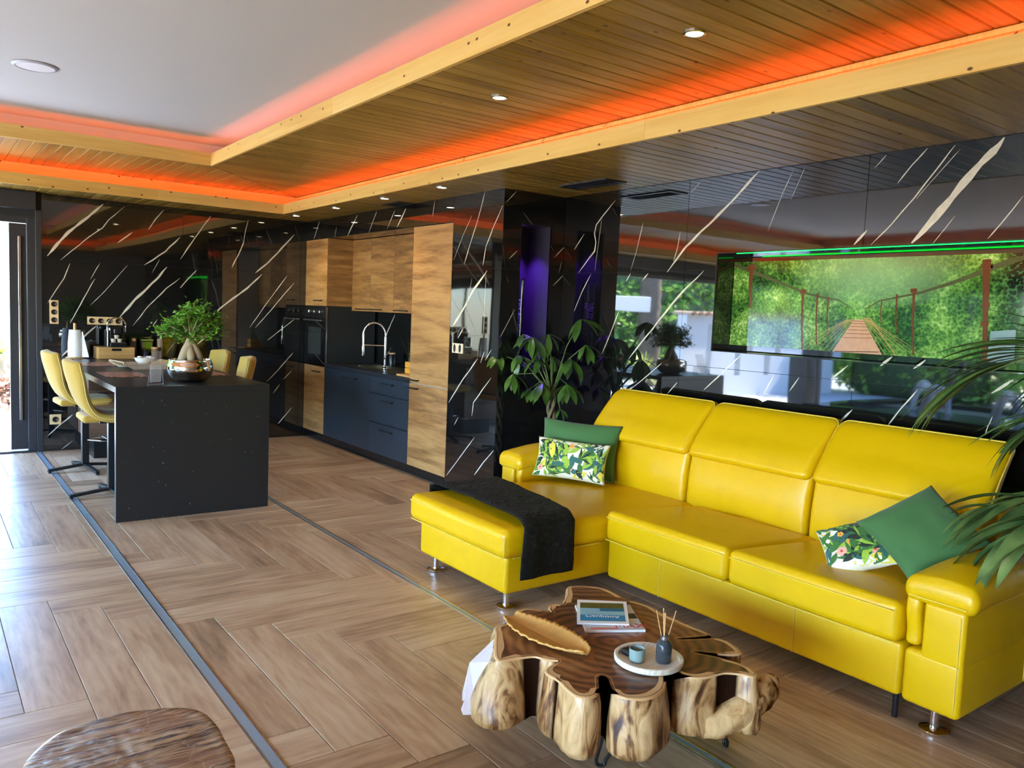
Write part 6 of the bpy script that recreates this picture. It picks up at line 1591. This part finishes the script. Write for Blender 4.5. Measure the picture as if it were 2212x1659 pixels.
# ---------------------------------------------------------------- ceiling fittings
def downlight(x, y, z, lab, on=True, r=.036, power=3.5):
    t = thing('downlight', lab, 'downlight', (x, y, z), group='round ceiling downlights')
    lathe('ring', [(r+.012, -.0005), (r+.012, -.004), (r+.004, -.007), (r, -.003), (r, -.0005)], (x, y, z), MT['steel'], t, 24)
    lathe('bulb', [(0, -.0035), (r-.001, -.0035), (r-.001, -.001), (0, -.001)], (x, y, z), MT['bulb'], t, 20)
    l = bpy.data.lights.new('downlight_beam', 'SPOT'); l.energy = power; l.color = (1, .8, .5); l.spot_size = math.radians(100); l.spot_blend = .7; l.shadow_soft_size = .03
    o = bpy.data.objects.new('downlight_beam', l); COL.objects.link(o); o.location = (x, y, z-.012)
for i, y in enumerate((8.41, 7.39, 6.38, 5.43)): downlight(3.31, y, Z1, ('small ceiling spot in the far corner of the kitchen', 'second ceiling spot in front of the kitchen, left of the black vent', 'third ceiling spot in front of the kitchen, above the wall cupboards', 'ceiling spot above the marble pier edge, last of the kitchen row')[i])
downlight(2.60, 2.31, Z2, 'nearest ceiling spot on the middle wooden ceiling above the sofa'); downlight(2.60, 3.69, Z2, 'ceiling spot on the middle wooden ceiling halfway to the kitchen')
t = thing('ceiling_panel_light', 'large round white panel light in the plaster ceiling, switched off', 'ceiling light', (.62, 5.87, Z3))
lathe('rim', [(.128, -.0005), (.128, -.006), (.11, -.012), (.108, -.0005)], (.62, 5.87, Z3), plain('grey_rim', srgb(170, 170, 176), .4), t, 36)
lathe('diffuser', [(0, -.009), (.107, -.009), (.107, -.001), (0, -.001)], (.62, 5.87, Z3), MT['bulbwhite'], t, 32)
def vent(x0, x1, y0, y1, lab):
    t = thing('ceiling_vent', lab, 'vent', ((x0+x1)/2, (y0+y1)/2, Z1), group='black ceiling air vents')
    v, f = merge([(boxv(a0, a1, b0, b1, Z1-.008, Z1-.0005), BOXF) for (a0, a1, b0, b1) in rects_minus((x0, x1, y0, y1), (x0+.03, x1-.03, y0+.035, y1-.035))]); mk('frame', v, f, MT['blackmetal'], t)
    box('back_plate', (x0+.03, x1-.03, y0+.035, y1-.035, Z1-.0022, Z1-.001), MT['blackplastic'], t)
    n_ = int((x1-x0-.06)/.022)
    for k in range(n_): 
        xx = x0+.036+k*.022
        mk('slat', [(xx, y0+.036, Z1-.0075), (xx+.012, y0+.036, Z1-.003), (xx+.0125, y0+.036, Z1-.0042), (xx+.001, y0+.036, Z1-.0085), (xx, y1-.036, Z1-.0075), (xx+.012, y1-.036, Z1-.003), (xx+.0125, y1-.036, Z1-.0042), (xx+.001, y1-.036, Z1-.0085)], BOXF, MT['alu'], t)
vent(3.85, 4.045, 4.14, 4.66, 'long black air vent in the wooden ceiling by the pier'); vent(3.48, 3.64, 6.44, 6.76, 'small black air vent in the ceiling above the kitchen cupboards')
# ---------------------------------------------------------------- money tree beside the pier
MT['pachira'] = leafmat('pachira_leaf', srgb(36, 68, 26), srgb(92, 132, 52), .32, .2)
pcx, pcy = 3.93, 4.72
mt_ = thing('money_tree', 'money tree plant with braided stem between pier and sofa', 'plant', (pcx, pcy, 0))
lathe('pot', [(.11, 0), (.13, .01), (.15, .28), (.15, .3), (.135, .3), (.13, .27), (0, .26)], (pcx, pcy, 0), plain('black_pot', srgb(20, 20, 22), .4), mt_, 28)
MT['stem'] = plain('brown_stem', srgb(112, 96, 72), .7, bump=.4, bscale=40)
for k in range(3):
    tube('braided_stem', [(pcx+.026*math.cos(k*2.09+i*.75), pcy+.026*math.sin(k*2.09+i*.75), .25+i*.05) for i in range(16)], .014, MT['stem'], mt_, 8)
def leaf_geo(L_, W_, droop, fold=.25, n=8):
    """leaf along +x from the origin, face up"""
    V = []; F = []
    for i in range(n+1):
        t_ = i/n; w_ = W_*math.sin(PI*min(1, t_*.92+.05))**.9*(.55+.75*t_ if t_ < .6 else 1.0); 
        if i == n: w_ = 0.0005
        x = L_*(t_-.12*droop*t_*t_); z = -droop*L_*t_*t_*.55
        V += [(x, -w_, z+fold*w_), (x, 0, z), (x, w_, z+fold*w_)]
        if i: a = 3*i; F += [(a-3, a-2, a+1, a), (a-2, a-1, a+2, a+1)]
    return V, F
LM = {}
def leaf_obj(parent, key, base, d, roll, scale, mat, name='leaf'):
    if key not in LM:
        V, F = leaf_geo(*key); me = bpy.data.meshes.new(name); me.from_pydata(V, [], F); me.materials.append(mat); me.polygons.foreach_set('use_smooth', [True]*len(me.polygons)); LM[key] = me
    o = bpy.data.objects.new(name, LM[key]); link(o, parent)
    d = Vector(d).normalized(); zz = Vector((0, 0, 1)); y = zz.cross(d); y = y.normalized() if y.length > 1e-3 else Vector((0, 1, 0)); z = d.cross(y)
    y2 = y*math.cos(roll)+z*math.sin(roll); z2 = d.cross(y2)
    M4 = Matrix((d, y2, z2)).transposed().to_4x4() @ Matrix.Scale(scale, 4)
    p = Vector(base); q = parent
    while q is not None: p -= q.location; q = q.parent
    M4.translation = p; o.matrix_local = M4; return o
rnd = random.Random(31)
CL = [((1150, 728), 3.82, .62, 7), ((1255, 690), 3.92, .55, 4), ((1185, 722), 3.95, .5, 5), ((1078, 765), 3.70, .50, 5), ((1232, 775), 3.90, .6, 6), ((1172, 828), 3.74, .55, 7), ((1225, 830), 3.86, .55, 6), ((1108, 808), 3.72, .45, 5), ((1130, 722), 3.84, .4, 5), ((1120, 765), 3.78, .5, 5), ((1195, 770), 4.0, .5, 5), ((1160, 775), 3.85, .45, 5), ((1145, 840), 3.9, .4, 4), ((1265, 745), 4.02, .45, 5), ((1210, 885), 3.97, .3, 3)]
for ci, ((px, py), X, sc_, nn) in enumerate(CL):
    c = on_x(px, py, X)
    crown = Vector((pcx, pcy, .98)); tube('petiole', [crown+Vector((0, 0, -.05)), crown.lerp(c, .5)+Vector((0, 0, .06)), c], [.006, .004, .003], plain('green_petiole', srgb(92, 108, 54), .5) if ci == 0 else bpy.data.materials['green_petiole'], mt_, 6)
    a0 = rnd.uniform(0, 6.28)
    nn += 1
    for k in range(nn):
        az = a0+2*PI*k/nn+rnd.uniform(-.2, .2); el = rnd.uniform(-.95, -.15)
        d = Vector((math.cos(az)*math.cos(el), math.sin(az)*math.cos(el), math.sin(el)))
        end = c+d*.3*sc_
        if end.x > X0-.05: d.x = -abs(d.x)*.3
        if end.y > PY0-.04: d.y = -abs(d.y)*.4
        leaf_obj(mt_, (.30, .048, .55, .2, 8), c, d, rnd.uniform(-.3, .3), sc_*rnd.uniform(1.0, 1.35), MT['pachira'])

# ---------------------------------------------------------------- kentia palm at the end of the sofa
MT['palm'] = leafmat('palm_leaflet', srgb(52, 80, 42), srgb(120, 146, 82), .3, .15)
kx, ky = 3.93, .92
kp = thing('palm_plant', 'potted palm at the right end of the sofa, fronds arching over the arm', 'palm', (kx, ky, 0))
lathe('pot', [(.13, 0), (.15, .01), (.17, .32), (.175, .34), (.155, .34), (.15, .3), (0, .29)], (kx, ky, 0), bpy.data.materials['black_pot'], kp, 28)
MT['palmstem'] = plain('palm_stem', srgb(98, 116, 60), .5)
def frond(pts, nl, L_, W_, droop, spread, seed, both=True, t0=.3):
    rnd = random.Random(seed); P = [Vector(p) for p in pts]
    def at(t_):
        q = t_*(len(P)-1); i = min(int(q), len(P)-2); u = q-i
        g = lambda k: P[max(0, min(len(P)-1, k))]
        a, b, c, d = g(i-1), g(i), g(i+1), g(i+2)
        return .5*((2*b)+(c-a)*u+(2*a-5*b+4*c-d)*u*u+(3*b-a-3*c+d)*u**3)
    tube('rachis', [at(k/20) for k in range(21)], [.009-.007*k/20 for k in range(21)], MT['palmstem'], kp, 6)
    for k in range(nl):
        t_ = t0+(1-t0)*(k+.5)/nl; p = at(t_); tg = (at(min(1, t_+.02))-at(t_-.02)).normalized(); side = tg.cross(Vector((0, 0, 1))).normalized(); upn = side.cross(tg)
        for sg in ((-1, 1) if both else (1,)):
            ang = spread*(1-.45*t_)+rnd.uniform(-.1, .1)
            d = tg*math.cos(ang)+side*sg*math.sin(ang)+upn*rnd.uniform(-.02, .22)
            l_ = (.62+.55*math.sin(PI*min(1, (t_-t0)/(1-t0)*.8+.15)))*rnd.uniform(.85, 1.1)
            e = p+d*L_*l_
            if e.x > X0-.02: continue
            leaf_obj(kp, (L_, W_, droop, .35, 8), p, d, rnd.uniform(-.25, .25), l_, MT['palm'], 'leaflet')
# upper frond sweeping along the wall above the backrest
frond([(kx, ky, .3), (3.93, .98, .95), (3.88, 1.10, 1.35), (3.80, 1.32, 1.46), (3.74, 1.55, 1.36)], 15, .50, .019, .8, .5, 1, True, .45)
# middle drooping frond
frond([(kx, ky, .3), (3.98, .95, .8), (4.0, 1.05, 1.12), (3.98, 1.25, 1.2), (3.95, 1.40, 1.13)], 9, .36, .016, .9, .55, 2, True, .55)
# lower frond with broad leaflets over the arm
frond([(kx, ky, .3), (3.85, .96, .72), (3.72, 1.05, .88), (3.58, 1.22, .89), (3.49, 1.36, .84)], 7, .34, .03, .7, .62, 3, True, .52)
frond([(kx, ky, .3), (3.75, .90, .7), (3.52, .98, .86), (3.36, 1.10, .86), (3.28, 1.18, .80)], 7, .34, .03, .75, .6, 4, True, .5)
frond([(kx, ky, .3), (3.98, .80, .9), (3.95, .62, 1.3), (3.85, .45, 1.4)], 8, .42, .016, .8, .6, 5, True, .45)
